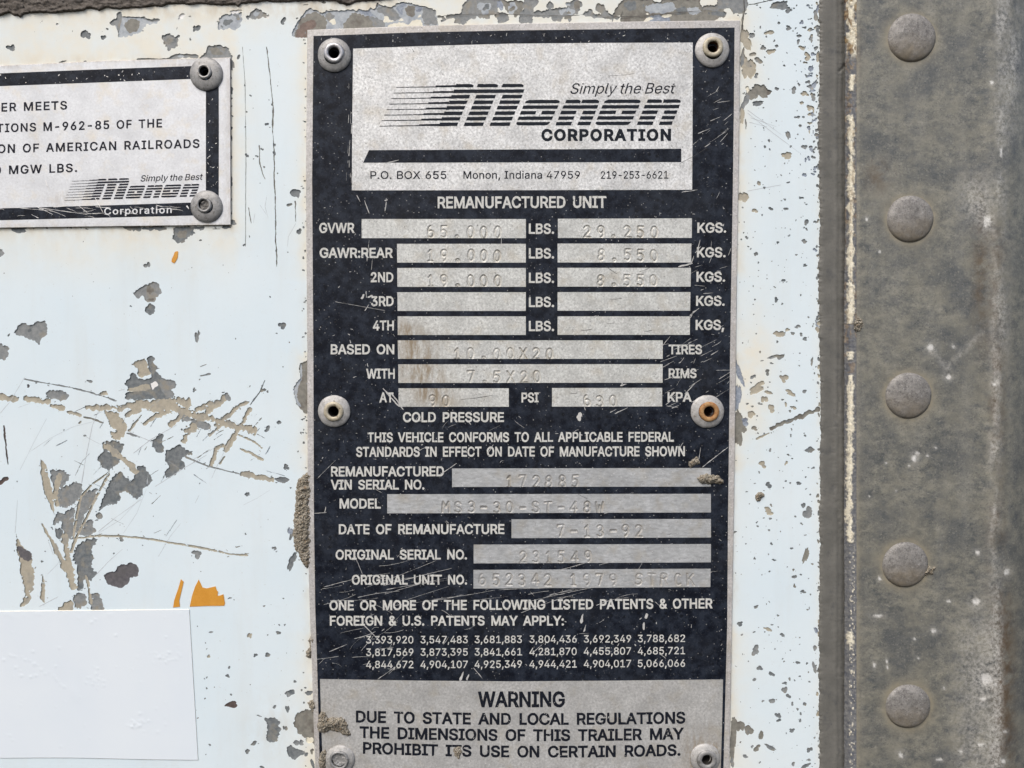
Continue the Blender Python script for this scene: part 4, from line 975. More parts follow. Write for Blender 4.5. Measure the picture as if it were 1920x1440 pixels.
# fine scratches that only dull the paint
sc = []
for q, wd in (("0,240 60,170 150,20", 3), ("120,580 200,420 280,270", 2), ("180,470 300,390 440,320 560,290", 2), ("490,660 520,480 555,310", 5), ("555,310 590,230 600,190", 3),
              ("590,950 700,860 850,755", 4), ("590,960 720,880 850,740", 2), ("930,680 1110,565 1240,490", 5), ("1270,630 1300,560 1380,400", 3), ("800,480 900,400 1060,310", 4), ("1150,520 1300,440", 3),
              ("950,1100 1020,980 1085,900", 3), ("570,1215 650,1130 735,1055", 4), ("285,1205 360,1130", 3), ("235,1400 350,1340", 4), ("770,350 850,385 920,415", 6), ("500,370 560,405 610,430", 3), ("1460,790 1540,750 1620,700", 2),
              ("1170,780 1195,730", 3), ("740,960 820,840 880,690", 2), ("90,960 100,830 105,760", 3), ("290,1010 320,1090", 4), ("1400,280 1460,330 1530,380", 3), ("710,105 750,95", 3), ("110,205 180,180", 3)):
    sc.append([stroke(zp(0, 700, 3.2, q), wd / 3.2 * 0.8, wd / 3.2 * 0.5, 0.3, len(sc)).tolist()])
for q, wd in (("1600,1180 1590,1240 1610,1310", 2), ("1560,1230 1600,1290", 2), ("1775,1340 1730,1420 1725,1480", 2), ("1530,1280 1520,1340", 2)):
    sc.append([stroke(zp(0, 0, 3.2, q), wd / 3.2, wd / 3.2 * .6, 0.3, len(sc)).tolist()])
for q in ("110,740 250,850 450,1000", "110,720 330,880", "130,770 300,830", "120,800 240,830", "110,1250 330,1210"):
    sc.append([stroke(zp(1370, 0, 3.491, q), 0.9, .5, 0.3, len(sc)).tolist()])
prints("scratches", sc, 0.12, M['scuff'], wall, kind="stuff")
cr_ = [[stroke(zp(*U1, "-60,180 250,158 620,160 800,165 1000,172 1290,178 1480,170"), 0.9, 0.9, .4, 1).tolist()],
       [stroke(zp(*U2, "0,195 200,188 480,178 760,150 1000,128 1120,122"), 1.0, 1.0, .4, 2).tolist()],
       [stroke([(1394.5, -10), (1396, 20), (1394, 34), (1390.5, 60)], 1.3, 1.0, .4, 3).tolist()], [stroke(zp(*U2, "205,185 225,120"), .9, .5, .4, 4).tolist()]]
prints("panel_crease", cr_, 0.2, M['crease'], wall)


# ================================================================== PLATES
HT = 4.0       # face of the plates above the wall


def zero(x, y): return np.zeros(np.shape(x))


def diag_stain(x, y):
    """brown rub running down-right across the left ends of the value fields"""
    c = 752 + (y - 600) * 0.42
    d = np.exp(-((x - c) / 42.0) ** 2) * sst(585, 625, y) * (1 - sst(742, 775, y))
    return 1.1 * d


def field_grid(name, quad, mat, parent, h=HT, stamps=(), step=None, stain=None, label=None, warp=None):
    """metal field filling a hole of the print; quad = TL, TR, BR, BL. stamped characters are pressed into it."""
    tl, tr, br, bl_ = [np.array(q, float) for q in quad]
    wpx = np.hypot(*(tr - tl)); hpx = np.hypot(*(bl_ - tl))
    stp = step or (1.15 if stamps else 4.0)
    nx = max(2, int(wpx / stp) + 1); ny = max(2, int(hpx / stp) + 1)
    u, v = np.meshgrid(np.linspace(0, 1, nx), np.linspace(0, 1, ny))
    P = (tl[None, None] * ((1 - u) * (1 - v))[..., None] + tr * (u * (1 - v))[..., None] + br * (u * v)[..., None] + bl_ * ((1 - u) * v)[..., None])
    x, y = P[..., 0], P[..., 1]
    if warp is not None: y = y + warp(u, v)
    d = np.full(x.shape, 99.0); fill = np.zeros(x.shape)
    amp = np.zeros(x.shape)
    for s in stamps:
        d2, a2 = stamp_dist(x, y, *s)
        amp = np.where(d2 < d, a2, amp); d = np.minimum(d, d2)
    amp = amp * (.6 + .65 * fbm(x / 9, y / 9, 77, 2))
    g = (1 - sst(0.6, 2.1, d))
    dep = amp * (-1.5 * g) + 0.30 * amp * np.exp(-((d - 2.8) / 0.8) ** 2)
    vv = W(x.ravel(), y.ravel(), (h + dep).ravel())
    st_ = (stain(x, y) if stain else zero(x, y))
    return obj(name, vv, grid_faces(nx, ny), mat, parent, smooth=True, label=label,
               attrs=dict(groove=(np.exp(-((d - 1.4) / 0.8) ** 2) * 0.75 * amp).ravel(), stain=np.clip(st_, 0, 1).ravel()))


# single-line stamped characters, x 0..1, y 0 (foot) .. 1 (head)
def arc(cx, cy, rx, ry, a0, a1, n=10):
    a = np.radians(np.linspace(a0, a1, n))
    return [(cx + rx * math.cos(t), cy + ry * math.sin(t)) for t in a]


STK = {
    '0': [arc(.5, .5, .42, .5, 0, 360, 16)], '1': [[(.2, .78), (.5, 1), (.5, 0)], [(.2, 0), (.8, 0)]],
    '2': [arc(.5, .72, .4, .28, 160, -40, 9) + [(.08, 0), (.95, 0)]],
    '3': [arc(.48, .75, .36, .25, 150, -90, 9) + arc(.48, .25, .42, .25, 90, -150, 9)],
    '4': [[(.72, 0), (.72, 1), (.05, .3), (.98, .3)]], '5': [[(.88, 1), (.2, 1), (.16, .55)] + arc(.46, .33, .42, .33, 120, -140, 10)],
    '6': [arc(.55, .6, .45, .42, 110, 190, 7) + arc(.5, .3, .4, .3, 180, -180, 14)],
    '7': [[(.05, .9), (.05, 1), (.92, 1), (.42, 0)]], '8': [arc(.5, .75, .34, .25, -90, 270, 12), arc(.5, .25, .4, .25, 90, 450, 12)],
    '9': [arc(.5, .7, .4, .3, 0, 360, 14), [(.9, .7)] + arc(.45, .42, .45, .42, 10, -80, 7)],
    '.': [arc(.5, .06, .20, .12, 0, 360, 8)], '-': [[(.15, .42), (.9, .42)], [(.15, .50), (.9, .50)]],
    'X': [[(.05, 0), (.95, 1)], [(.05, 1), (.95, 0)]], 'M': [[(0, 0), (.1, 1), (.5, .45), (.9, 1), (1, 0)]],
    'S': [arc(.5, .75, .38, .25, 20, 270, 9) + arc(.5, .25, .42, .25, 90, -160, 9)], 'T': [[(.02, 1), (.98, 1)], [(.5, 1), (.5, 0)]],
    'W': [[(0, 1), (.25, 0), (.5, .7), (.75, 0), (1, 1)]], 'R': [[(.08, 0), (.08, 1)] + arc(.45, .76, .42, .24, 90, -90, 8) + [(.1, .52)], [(.5, .52), (.95, 0)]],
    'C': [arc(.55, .5, .45, .5, 50, 310, 12)], 'K': [[(.08, 0), (.08, 1)], [(.92, 1), (.1, .42)], [(.38, .6), (.95, 0)]], ' ': [],
}


def stamp_dist(x, y, txt, cx0, pitch, ytop, ybot):
    """distance to the struck characters, and how hard each was struck"""
    d = np.full(x.shape, 99.0); amp = np.zeros(x.shape)
    for i, ch in enumerate(txt):
        jx = random.uniform(-.9, .9); jy = random.uniform(-.9, .9); tl = random.gauss(0, .035); hit = random.uniform(.75, 1.15)
        cx = cx0 + i * pitch + jx
        wd = 13.0
        m = (np.abs(x - cx) < pitch / 2)
        if not m.any(): continue
        amp[m] = hit
        for ln in STK[ch]:
            pl = [(cx + (a - .5) * wd + tl * (b - .5) * (ybot - ytop), ybot - b * (ybot - ytop) + jy - tl * (a - .5) * wd) for a, b in ln]
            d[m] = np.minimum(d[m], seg_dist(x[m], y[m], pl, False))
    return d, amp


def lathe(prof, n, at, hbase, wob=0.0, seed=0):
    """turned shape on the wall's normal; prof = (radius, height) in 0.2 mm; at = photo pixel of its foot"""
    c = W(at[0], at[1], hbase)
    a = np.linspace(0, 2 * math.pi, n, endpoint=False)
    V = []
    for k, (r, h) in enumerate(prof):
        kk = 1 + wob * (fbm(np.cos(a) * 1.5 + 3 + seed, np.sin(a) * 1.5 + 7, seed, 2) - .5)
        V.append(np.stack([c[0] + np.cos(a) * r * kk * PXM, np.full(n, c[1] - h * PXM), c[2] + np.sin(a) * r * kk * PXM], -1))
    m = len(prof)
    F = []
    for k in range(m - 1):
        for i in range(n):
            j = (i + 1) % n
            F.append((k * n + i, k * n + j, (k + 1) * n + j, (k + 1) * n + i))
    F.append(tuple((m - 1) * n + i for i in range(n)))
    return np.concatenate(V), F


def pop_rivet(parent, x, y, r, base, mats, lean=(0, 0), collar=True, plug=None, seed=0, label=None, cr_r=18.5, bore_r=9.8):
    """blind rivet: dished flange, raised collar, open bore"""
    c = W(x, y, base)
    s = r / 30.5
    v, f = lathe([(30.5 * s, -0.3), (30.7 * s, 1.4), (29.6 * s, 2.8), (25.5 * s, 4.4), (20.5 * s, 6.0), (cr_r - .6, 6.6)], 56, (x, y), base, 0.05, seed)
    f = f[:-1]
    o = obj("rivet", v, f, mats[0], parent, smooth=True, origin=None, label=label)
    ox, oy = lean
    q = cr_r; hr = bore_r
    if plug is None:
        v, f = lathe([(q + 0.3, 6.0), (q - .2, 7.6), (q - 1.6, 9.0), ((q + hr) / 2, 9.5), (hr + 1.0, 9.0), (hr + .3, 8.0), (hr, 3.0)], 48, (x + ox, y + oy), base, 0.08, seed + 3)
        f = f[:-1]
        obj("rivet_collar", v, f, mats[1], o, smooth=True)
        v, f = lathe([(hr, 6.5), (hr - .6, 2.0), (hr - 1.2, -14.0), (hr - 1.4, -34.0)], 40, (x + ox, y + oy), base, 0.04, seed + 5)
        obj("rivet_bore", v, f, mats[2], o, smooth=True)
    else:
        v, f = lathe([(q + .5, 6.0), (q - .4, 8.0), (q - 2.2, 9.2), (q - 4.0, 8.9), (q - 5.2, 7.4)], 48, (x + ox, y + oy), base, 0.14, seed + 3)
        f = f[:-1]
        obj("rivet_collar", v, f, mats[1], o, smooth=True)
        a = np.linspace(-1, 1, 26)
        X, Y = np.meshgrid(a, a)
        rr = np.hypot(X, Y)
        hh = 5.4 + 4.5 * (fbm(X * 2.2 + seed, Y * 2.2, seed, 3) - .5) + 2.0 * rr ** 2
        vv = W(x + ox + X.ravel() * (q - 4.6), y + oy + Y.ravel() * (q - 4.6), base + hh.ravel())
        ff = grid_faces(26, 26, rr < 1.02)
        vv, ff, _ = compact(vv, ff)
        obj("rivet_plug", vv, ff, plug, o, smooth=True)
    return o


def rect(x0, y0, x1, y1, x0b=None, x1b=None, y0r=None, y1r=None):
    return [(x0, y0), (x1, y0 if y0r is None else y0r), (x1 if x1b is None else x1b, y1 if y1r is None else y1r), (x0 if x0b is None else x0b, y1)]


# ------------------------------------------------------------------ the large data plate
plate = thing("data_plate", "large black and silver trailer data plate with REMANUFACTURED UNIT print and stamped numbers", "metal plate", W(970, 740).tolist())
LOGO = [(662, 91), (800, 86), (960, 81.6), (1130, 80.2), (1299, 79.6), (1298.6, 220), (1297.8, 355.8), (980, 356.6), (659.7, 356.9), (660.5, 220)]
WARN = [(600, 1273), (780, 1276), (960, 1277.5), (1160, 1276), (1355.7, 1273.8), (1353.8, 1360), (1351.4, 1440), (1349, 1545), (612, 1545), (605.4, 1440), (602.4, 1360)]
FIELDS = [
    (rect(678, 410.5, 986, 446.5), [("65.000", 807.5, 24.95, 424.5, 446)]), (rect(1046, 410, 1297.4, 446.2, None, 1297.2, 409.2, 446), [("29.250", 1101, 25.1, 424.6, 445.4)]),
    (rect(744.2, 457, 985.9, 492.4, 744.6), [("19.000", 808, 24.9, 469, 489.6)]), (rect(1045.4, 456.6, 1296.4, 492.2, None, 1296), [("8.550", 1127, 24.7, 468.4, 489)]),
    (rect(744.8, 502.3, 985.9, 537.8, 745), [("19.000", 808, 24.9, 516, 536.6)]), (rect(1045.4, 502, 1295.4, 537.4, None, 1295), [("8.550", 1125.4, 24.7, 516.2, 536)]),
    (rect(745, 547.8, 985.9, 583, 745.4), []), (rect(1045.4, 547.6, 1294.6, 582.6, None, 1294), []),
    (rect(745.5, 593, 985.9, 628, 745.7), []), (rect(1045.4, 593, 1293.8, 627.8, None, 1293.4), []),
    (rect(745.7, 638, 1242.6, 672.8, 746.4), [("10.00X20", 857.6, 24.6, 653.3, 673)]), (rect(746.7, 683, 1242.4, 718, 746.9, None, 682.6, 717.6), [("7.5X20", 883, 24.6, 696, 716.8)]),
    (rect(747.2, 727.9, 954, 762.6), [("90", 810.5, 24.8, 741.8, 761)]), (rect(1035, 727.4, 1241.6, 762.4, None, None, 727, 762), [("630", 1100.3, 24.8, 742.2, 761.6)]),
    (rect(847.6, 878.3, 1333, 913, None, None, 877.4, 912.3), [("172885", 955.3, 24.6, 892.4, 914)]), (rect(726, 926.5, 1333, 962.6, None, None, 925.8, 960.8), [("MS3-30-ST-48W", 835, 24.1, 941, 960.8)]),
    (rect(959, 973.5, 1333, 1009, None, None, 973, 1007.8), [("7-13-92", 1052, 24.2, 984.5, 1005.4)]), (rect(888, 1021, 1333, 1056.4, None, None, 1020, 1054.4), [("231549", 979.8, 24.35, 1033.8, 1054.6)]),
    (rect(887.7, 1068.4, 1332.4, 1103.5, None, 1332, 1066.2, 1100.6), [("652342 1979 STRCK", 905, 24.35, 1076.4, 1097)]),
]
PH = [blob(x, y, 9.4, 9.4, 0, 0, 0.0) for x, y, r in PRIV]
INK = [(587.7, 67.4), (770, 61), (960, 57), (1180, 54.2), (1377.4, 51.6), (1376, 200), (1374.3, 340), (1369, 660), (1365, 970), (1363.6, 1170), (1360.8, 1274), (1356.5, 1440), (1353.5, 1550),
       (604.5, 1550), (599.4, 1440), (595.3, 1270), (591, 1140), (588.6, 970), (587.5, 670), (585.2, 340), (586.4, 200)]
HOLES = [LOGO, WARN] + [q for q, _ in FIELDS]


def edge_stain(x, y):
    return 0.55 * np.clip(fbm(x / 30, y / 30, 4, 3) * 1.6 - .6, 0, 1) + 0.5 * np.exp(-((x - 850) / 70) ** 2) * (y < 60)


# face with a rolled rim
def plate_sheet(name, outer, holes, mat, parent, attrs, thick=HT):
    sheet_o = sheet(name, outer, holes, HT, 0.9, mat, parent, attrs=attrs)
    d = densify(outer, 40)
    n = len(d); tx = np.roll(d, -1, 0) - np.roll(d, 1, 0)
    L = np.hypot(tx[:, 0], tx[:, 1]); nx, ny = tx[:, 1] / L, -tx[:, 0] / L
    sgn = -1 if inside(d[:1, 0] + nx[:1] * 2, d[:1, 1] + ny[:1] * 2, outer)[0] else 1
    rings = [W(d[:, 0], d[:, 1], HT - 0.02), W(d[:, 0] + sgn * nx * 0.8, d[:, 1] + sgn * ny * 0.8, HT - 0.6), W(d[:, 0] + sgn * nx * 1.0, d[:, 1] + sgn * ny * 1.0, 0.15)]
    V = np.concatenate(rings); F = []
    for k in range(2):
        for i in range(n):
            j = (i + 1) % n
            F.append((k * n + i, (k + 1) * n + i, (k + 1) * n + j, k * n + j) if sgn > 0 else (k * n + i, k * n + j, (k + 1) * n + j, (k + 1) * n + i))
    obj("plate_rim", V, F, mat, parent, attrs=dict(stain=np.concatenate([fn(V[:, 0] * 0 + np.tile(d[:, 0], 3), np.tile(d[:, 1], 3)) for fn in [attrs['stain']]]), groove=np.zeros(3 * n)))
    return sheet_o


plate_sheet("plate_sheet", PLATE, HOLES + PH, M['silver_edge'], plate, dict(stain=edge_stain, groove=zero))
sheet("black_print", INK, HOLES + PH, HT + 0.12, 0.1, M['ink'], plate, label="black printed ground with bare metal windows")
# logo window and warning window: triangulated with loose points so that the stains can vary


def window(name, outer, mat, stain, holes=(), step=7.0, label=None):
    lo = np.min(outer, 0); hi = np.max(outer, 0)
    gx, gy = np.meshgrid(np.arange(lo[0] + 3, hi[0], step), np.arange(lo[1] + 3, hi[1], step))
    p = np.stack([gx.ravel(), gy.ravel()], -1); p = p[inside(p[:, 0], p[:, 1], outer) & (seg_dist(p[:, 0], p[:, 1], outer) > 1.5)]
    return sheet(name, outer, holes, HT, 0.3, mat, plate, pts=p, attrs=dict(stain=stain, groove=zero), label=label)


window("logo_window", LOGO, M['silver_hi'], lambda x, y: 0.25 * np.exp(-((x - 1060) / 20) ** 2 - ((y - 150) / 50) ** 2), label="bare metal window with the striped maker's logo")
window("warning_window", WARN, M['silver_warn'], lambda x, y: 0.75 * np.exp(-np.maximum(0, np.hypot(x - 1322, y - 1421) - 30) / 14) + 0.35 * np.exp(-np.maximum(0, np.hypot(x - 638, y - 1423) - 25) / 14) + .4 * np.exp(-np.hypot(x - 620, y - 1316) / 12) + .3 * np.exp(-np.hypot(x - 1300, y - 1375) / 25),
       PH[4:6], label="bare metal window with the WARNING text")
for i, (q, stp) in enumerate(FIELDS):
    field_grid("value_field", q, M['silver'] if i < 14 else M['silver_lo'], plate, stamps=stp, stain=diag_stain if q[0][0] < 760 and 400 < q[0][1] < 770 else None,
               label=("bare metal value field stamped " + stp[0][0]) if stp else "empty bare metal value field")

LH = HT + 0.26


def line(s, x0, y0, x1, y1, cap, mat, parent, h=LH, label=None, **k):
    glyph_mesh("lettering", text_polys(s, x0, y0, x1, y1, cap, **k), h, M[mat], parent, label=label or ("printed line " + s))


BW = dict(bold=4.5)
LW = 'let_white'
for s, x0, y0, x1, y1, cap in (
        ("REMANUFACTURED UNIT", 820.5, 389.8, 1136.9, 388.8, 20.4), ("GVWR", 598.5, 436.2, 665, 436.2, 17.6), ("GAWR:REAR", 599.4, 482.8, 736.9, 482.8, 17.5),
        ("2ND", 695.2, 528.4, 737.6, 528.4, 17.2), ("3RD", 695.7, 573.3, 738.3, 573.3, 17.2), ("4TH", 699.3, 618.9, 738.7, 618.9, 17.2), ("BASED ON", 620, 663.6, 739.2, 663.6, 17.3),
        ("WITH", 686.5, 709.2, 740.3, 709.2, 17.2), ("AT", 711.2, 753.9, 737.6, 753.9, 17.2), ("COLD PRESSURE", 755.5, 790.8, 945, 790.6, 17.2),
        ("THIS VEHICLE CONFORMS TO ALL APPLICABLE FEDERAL", 689, 828.6, 1263.6, 827.4, 17), ("STANDARDS IN EFFECT ON DATE OF MANUFACTURE SHOWN", 667.7, 855.9, 1284.2, 854.7, 17.3),
        ("REMANUFACTURED", 620.7, 892.7, 832.7, 892.3, 17.2), ("VIN SERIAL NO.", 620, 917.3, 796, 917.1, 17), ("MODEL", 636.8, 952.8, 714, 952.8, 17.3),
        ("DATE OF REMANUFACTURE", 636.3, 1001, 945.6, 1000.6, 17.3), ("ORIGINAL SERIAL NO.", 629.4, 1048.6, 875.8, 1048.3, 17.2), ("ORIGINAL UNIT NO.", 659.7, 1095.6, 875.8, 1095.3, 17),
        ("ONE OR MORE OF THE FOLLOWING LISTED PATENTS & OTHER", 617.7, 1143.7, 1336.5, 1140.0, 17.4), ("FOREIGN & U.S. PATENTS MAY APPLY:", 618.4, 1172.4, 1057.4, 1172.2, 17)):
    line(s, x0, y0, x1, y1, cap, LW, plate, sag=0.6 if "PATENTS &" in s else 0.0, **BW)
for i, (yy, cap) in enumerate(((437.7, 17.9), (483.9, 17.9), (529.7, 17.8), (574.9, 17.7), (620, 17.6))):
    line("LBS.", 991.6, yy, 1039, yy, cap, LW, plate, **BW)
    line("KGS." if i < 4 else "KGS,", 1309 - i * .8, yy - 2.0, 1361.6 - i * .9, yy - 2.2, 17.5, LW, plate, **BW)
for s, x0, y0, x1, cap in (("TIRES", 1253.8, 663.5, 1316.3, 16.7), ("RIMS", 1253.8, 708.3, 1306, 16.7), ("PSI", 977.9, 753.9, 1010, 17.2), ("KPA", 1253.3, 752.7, 1296.9, 16.7)):
    line(s, x0, y0, x1, y0, cap, LW, plate, **BW)
cols = (686.5, 788.5, 890, 992.8, 1094.7, 1196)
for nums, yl, yr in ((("3,393,920", "3,547,483", "3,681,883", "3,804,436", "3,692,349", "3,788,682"), 1206.3, 1203.4), (("3,817,569", "3,873,395", "3,841,661", "4,281,870", "4,455,807", "4,685,721"), 1229.7, 1226.4),
                     (("4,844,672", "4,904,107", "4,925,349", "4,944,421", "4,904,017", "5,066,066"), 1252.7, 1250.1)):
    for c_, s in zip(cols, nums):
        t0 = (c_ - 686.5) / 598; t1 = (c_ + 88.5 - 686.5) / 598
        line(s, c_, yl + (yr - yl) * t0 ** 1.6, c_ + 88.6, yl + (yr - yl) * t1 ** 1.6, 13.5, LW, plate, bold=1.8)
IT = 'ink_thin'
line("WARNING", 895.7, 1324.8, 1059.2, 1324.8, 27, IT, plate, bold=5.2)
line("DUE TO STATE AND LOCAL REGULATIONS", 668.4, 1353.6, 1285, 1355.6, 20.3, IT, plate, sag=3.6, bold=5.2)
line("THE DIMENSIONS OF THIS TRAILER MAY", 674, 1382.8, 1282.7, 1385.4, 20.2, IT, plate, sag=4.4, bold=5.2)
line("PROHIBIT ITS USE ON CERTAIN ROADS.", 680.3, 1412, 1276.2, 1416, 20.0, IT, plate, sag=5.2, bold=5.2)
line("Simply the Best", 1068.3, 175.8, 1263, 175, 19.6, IT, plate, bold=0.2, slant=0.30, space=30)
line("CORPORATION", 1015, 262.9, 1258.3, 262.7, 19.6, 'ink_logo', plate, bold=7.5, track=14)
line("P.O. BOX 655", 694.5, 335.3, 837, 335.2, 14.2, IT, plate, bold=1.4, space=46)
line("Monon, Indiana 47959", 869, 335.0, 1087.4, 334.8, 14.0, IT, plate, bold=1.4, space=42, track=3)
line("219-253-6621", 1126.5, 334.9, 1252.8, 334.6, 13.8, IT, plate, bold=1.4)


# striped logo: rows of bars cut by the slanted letter shapes (coordinates read in a 6.4x window at 700,145)
def bar(x0, x1, y0, y1, sl=0.36, r0=0, r1=0):
    """slanted bar, x at its top edge; r0/r1 round the (upper>0 / lower<0) corners"""
    h = y1 - y0
    p = []
    def corner(x, y, side, up, r):
        return
    L0, L1 = x0, x0 - sl * h
    R0, R1 = x1, x1 - sl * h
    pts_ = []
    if r0 > 0: pts_ += [(L1, y1), (L1 + .15 * r0, y0 + .45 * h), (L0 + .55 * r0, y0 + .1 * h), (L0 + r0, y0)]
    elif r0 < 0: pts_ += [(L1 - r0, y1), (L1 - .5 * r0, y1 - .1 * h), (L1 - .12 * r0, y1 - .45 * h), (L0, y0)]
    else: pts_ += [(L1, y1), (L0, y0)]
    if r1 > 0: pts_ += [(R0 - r1, y0), (R0 - .45 * r1, y0 + .1 * h), (R0 - .05 * r1, y0 + .45 * h), (R1 + .3 * sl * h, y1)]
    elif r1 < 0: pts_ += [(R0, y0), (R1 + .1 * r1, y1 - .45 * h), (R1 + .5 * r1, y1 - .1 * h), (R1 + r1, y1)]
    else: pts_ += [(R0, y0), (R1, y1)]
    return [pts_]


def logo_polys(T):
    """T maps logo units (photo px of the big logo) to photo px"""
    out = []
    for j in range(8):
        yt = 157.1 + 10.31 * j; yb = yt + 6.6 - (0.4 if j == 0 else 0)
        k = 4.45 * j                      # rows step left going down
        xs = 742.5 - k; x1 = 815.5 - k; x2 = 853.8 - k
        out.append([[(xs, yb - 1.7 + 1.9), (xs + .8, yb - 1.7 + .7), (x1, yb - 1.7 + .0), (x1, yb - .3 - .0)]] if False else [[(xs, yb + .2), (xs + .6, yb - 1.2 + .2), (x1 + 1, yb - 1.7 - .2), (x1, yb - .4)]])
        out.append([[(x1, yb - .3), (x1 + 1.6, yb - 3.6), (x2 + 1, yb - 4.3), (x2, yb - .3)]])
        if j == 0:
            out.append(bar(x2 + 2, 888.5, yt, yb, .36, 0, 9)); out.append(bar(896, 934.5, yt, yb, .36, 0, 8)); out.append(bar(942.5, 982.5, yt, yb, .36, 0, 9))
        elif j == 1:
            out.append(bar(x2 + 2, 983.2, yt, yb, .3))
        else:
            kk = 4.45 * (j - 2)
            a = 881.5 - kk; b0 = 894 - kk - (0 if j > 2 else 1); b1 = 930 - kk; c0 = 942.5 - kk; c1 = 979.8 - kk
            out += [bar(x2 + 2, a, yt, yb), bar(b0, b1, yt, yb), bar(c0, c1, yt, yb)]
    for j in range(5):
        yt = 187.4 + 10.35 * j; yb = yt + 6.4
        k = 4.3 * j
        # o n o n: outer edges at row 0, in photo px
        for (l, r_, kind) in ((985.5, 1050, 'o'), (1061, 1124, 'n'), (1134, 1202, 'o'), (1213.5, 1277, 'n')):
            a = l - k + (0 if j else 1); b_ = r_ - k
            if kind == 'o':
                if j == 0: out.append(bar(a, b_, yt, yb, .36, 6, 8))
                elif j == 4: out.append(bar(a + 1, b_ - 1, yt, yb, .36, -7, -8))
                elif j == 2: out += [bar(a, (a + b_) / 2 - 3.5 + 0, yt, yb), bar((a + b_) / 2 + 7.5, b_, yt, yb)]
                else: out.append(bar(a, b_ + (1.2 if j == 1 else 0), yt, yb))
            else:
                mid = (l + r_) / 2 - k
                if j == 0: out += [bar(a, mid - 3.4, yt, yb, .36, 0, 6), bar(mid - .4, b_, yt, yb, .36, 0, 7)]
                elif j == 1: out.append(bar(a, b_ + 2.2, yt, yb))
                else: out += [bar(a, mid - 2.5, yt, yb), bar(mid + 9.5, b_ + 2.0, yt, yb)]
    res = []
    for loops in out:
        l2 = []
        for lp in loops:
            d = densify(lp, 4.0)
            d = d + np.random.default_rng(len(res)).normal(0, .16, d.shape)
            l2.append([T(x, y) for x, y in d])
        res.append(l2)
    return res


prints("striped_logo", logo_polys(lambda x, y: (x, y - 0.004 * (x - 960))), LH, M['ink_logo'], plate, label="striped slanted word with speed lines")
prints("logo_bar", [[densify([(691.7, 281.5), (1277.4, 278.8), (1277.4, 303.8), (980, 304.3), (680.8, 305)], 12).tolist()]], LH, M['ink'], plate)

# scratches on the data plate
S = []


def scr(x, y, ang, ln, wd, bend=0.0):
    a = math.radians(ang)
    p = [(x + math.cos(a) * ln * (t - .5) + math.sin(a) * bend * (t - .5) ** 2 * 4, y - math.sin(a) * ln * (t - .5) + math.cos(a) * bend * (t - .5) ** 2 * 4) for t in np.linspace(0, 1, 5)]
    S.append([stroke(p, wd, wd * 0.6, 0.55, len(S), 3.0).tolist()])


g = random.gauss; un = random.uniform
for _ in range(18): scr(un(1303, 1372), un(165, 290), g(35, 14), un(4, 26), un(.5, 1.1))
for _ in range(16): scr(un(1300, 1372), un(340, 640), g(28, 25), un(4, 22), un(.4, .9))
for _ in range(46): scr(un(1246, 1368), un(632, 770), g(24, 16), un(4, 34), un(.4, 1.1))
for _ in range(42): scr(un(600, 1320), un(1052, 1128), g(8, 7), un(20, 150), un(.35, .8), un(-3, 3))
for _ in range(42): scr(un(595, 1355), un(770, 1260), g(20, 40), un(4, 26), un(.35, .9), un(-2, 2))
for _ in range(22): scr(un(595, 760), un(1140, 1268), g(28, 25), un(8, 55), un(.4, .9), un(-3, 3))
for _ in range(110): scr(un(592, 1362), un(365, 1265), un(0, 180), un(1.5, 7), un(.6, 1.6))
for _ in range(30): scr(un(592, 1370), un(60, 80), un(0, 180), un(1.5, 6), un(.6, 1.4))
for _ in range(14): scr(655 + g(0, 3), un(150, 340), 88, un(4, 26), un(.5, 1.3))
for x, y, a, l, wd in ((1341, 857, 38, 62, 1.2), (672, 372, -62, 14, 2.0), (688, 388, -70, 26, 1.3), (723, 387, 80, 18, 1.8), (724, 375, 10, 6, 2.2), (1293, 358, 8, 30, 1.6), (675, 574, -10, 95, .6), (733, 745, -48, 45, 3.0), (745, 752, -55, 40, 2.0), (688, 540 + 37, 60, 14, 1.6),
                       (687, 552, 90, 12, 4.5), (680, 556, 60, 10, 4), (694, 556, 20, 10, 3), (1302, 585, 40, 22, 3.5), (1297, 590, 65, 14, 2.2), (1310, 460, 75, 22, 1.8), (1309, 468, 50, 16, 1.6), (1285, 497, 15, 28, 3), (1298, 488, 70, 18, 1.6),
                       (1169, 722, 20, 12, 4), (1166, 718, 100, 8, 3), (650, 1250, 60, 0.1, .5), (672, 1058, -68, 40, 1.0), (1092, 1160, 80, 18, 4.0), (1096, 1178, 70, 14, 3.0), (1212, 1155, 85, 10, 4), (1207, 1174, 85, 14, 4), (866, 1268, 70, 18, 3), (877, 1270, 70, 12, 3), (896, 1262, -50, 26, 1.1),
                       (700, 1190, -45, 50, 1.0), (690, 1205, 50, 40, .9), (725, 1262, 35, 40, 1.0), (840, 880, 35, 40, 1.0), (790, 843, 30, 24, 1.3), (920, 842, 60, 20, 1.0), (634, 1215, 22, 36, .9), (640, 905, 20, 30, .9), (612, 880, 45, 50, .7), (600, 962, 4, 24, 1.4), (610, 955, 80, 10, 1.5),
                       (1312, 850, 82, 22, .8), (1075, 430 - 76, 14, 24, 1.2), (1165, 752 + 18, 25, 26, 1.1), (1150, 770, 28, 14, 1.4), (735, 265 + 38, 14, 26, 1.2), (836, 372, 35, 20, .6), (1065, 440, 90, 8, .9), (940, 452, 90, 14, .9), (690, 470, 84, 40, .8), (698, 490, 84, 32, 1.0), (1320, 1000 - 12, 80, 10, 1)):
    scr(x, y, a, l, wd)
prints("scratches", S, HT + 0.34, M['scr'], plate, kind="stuff")
prints("bare_spot", [[blob(1084, 779.5, 6, 7.4, 3).tolist()]], HT + 0.36, M['silver_dot'], plate)
D = []
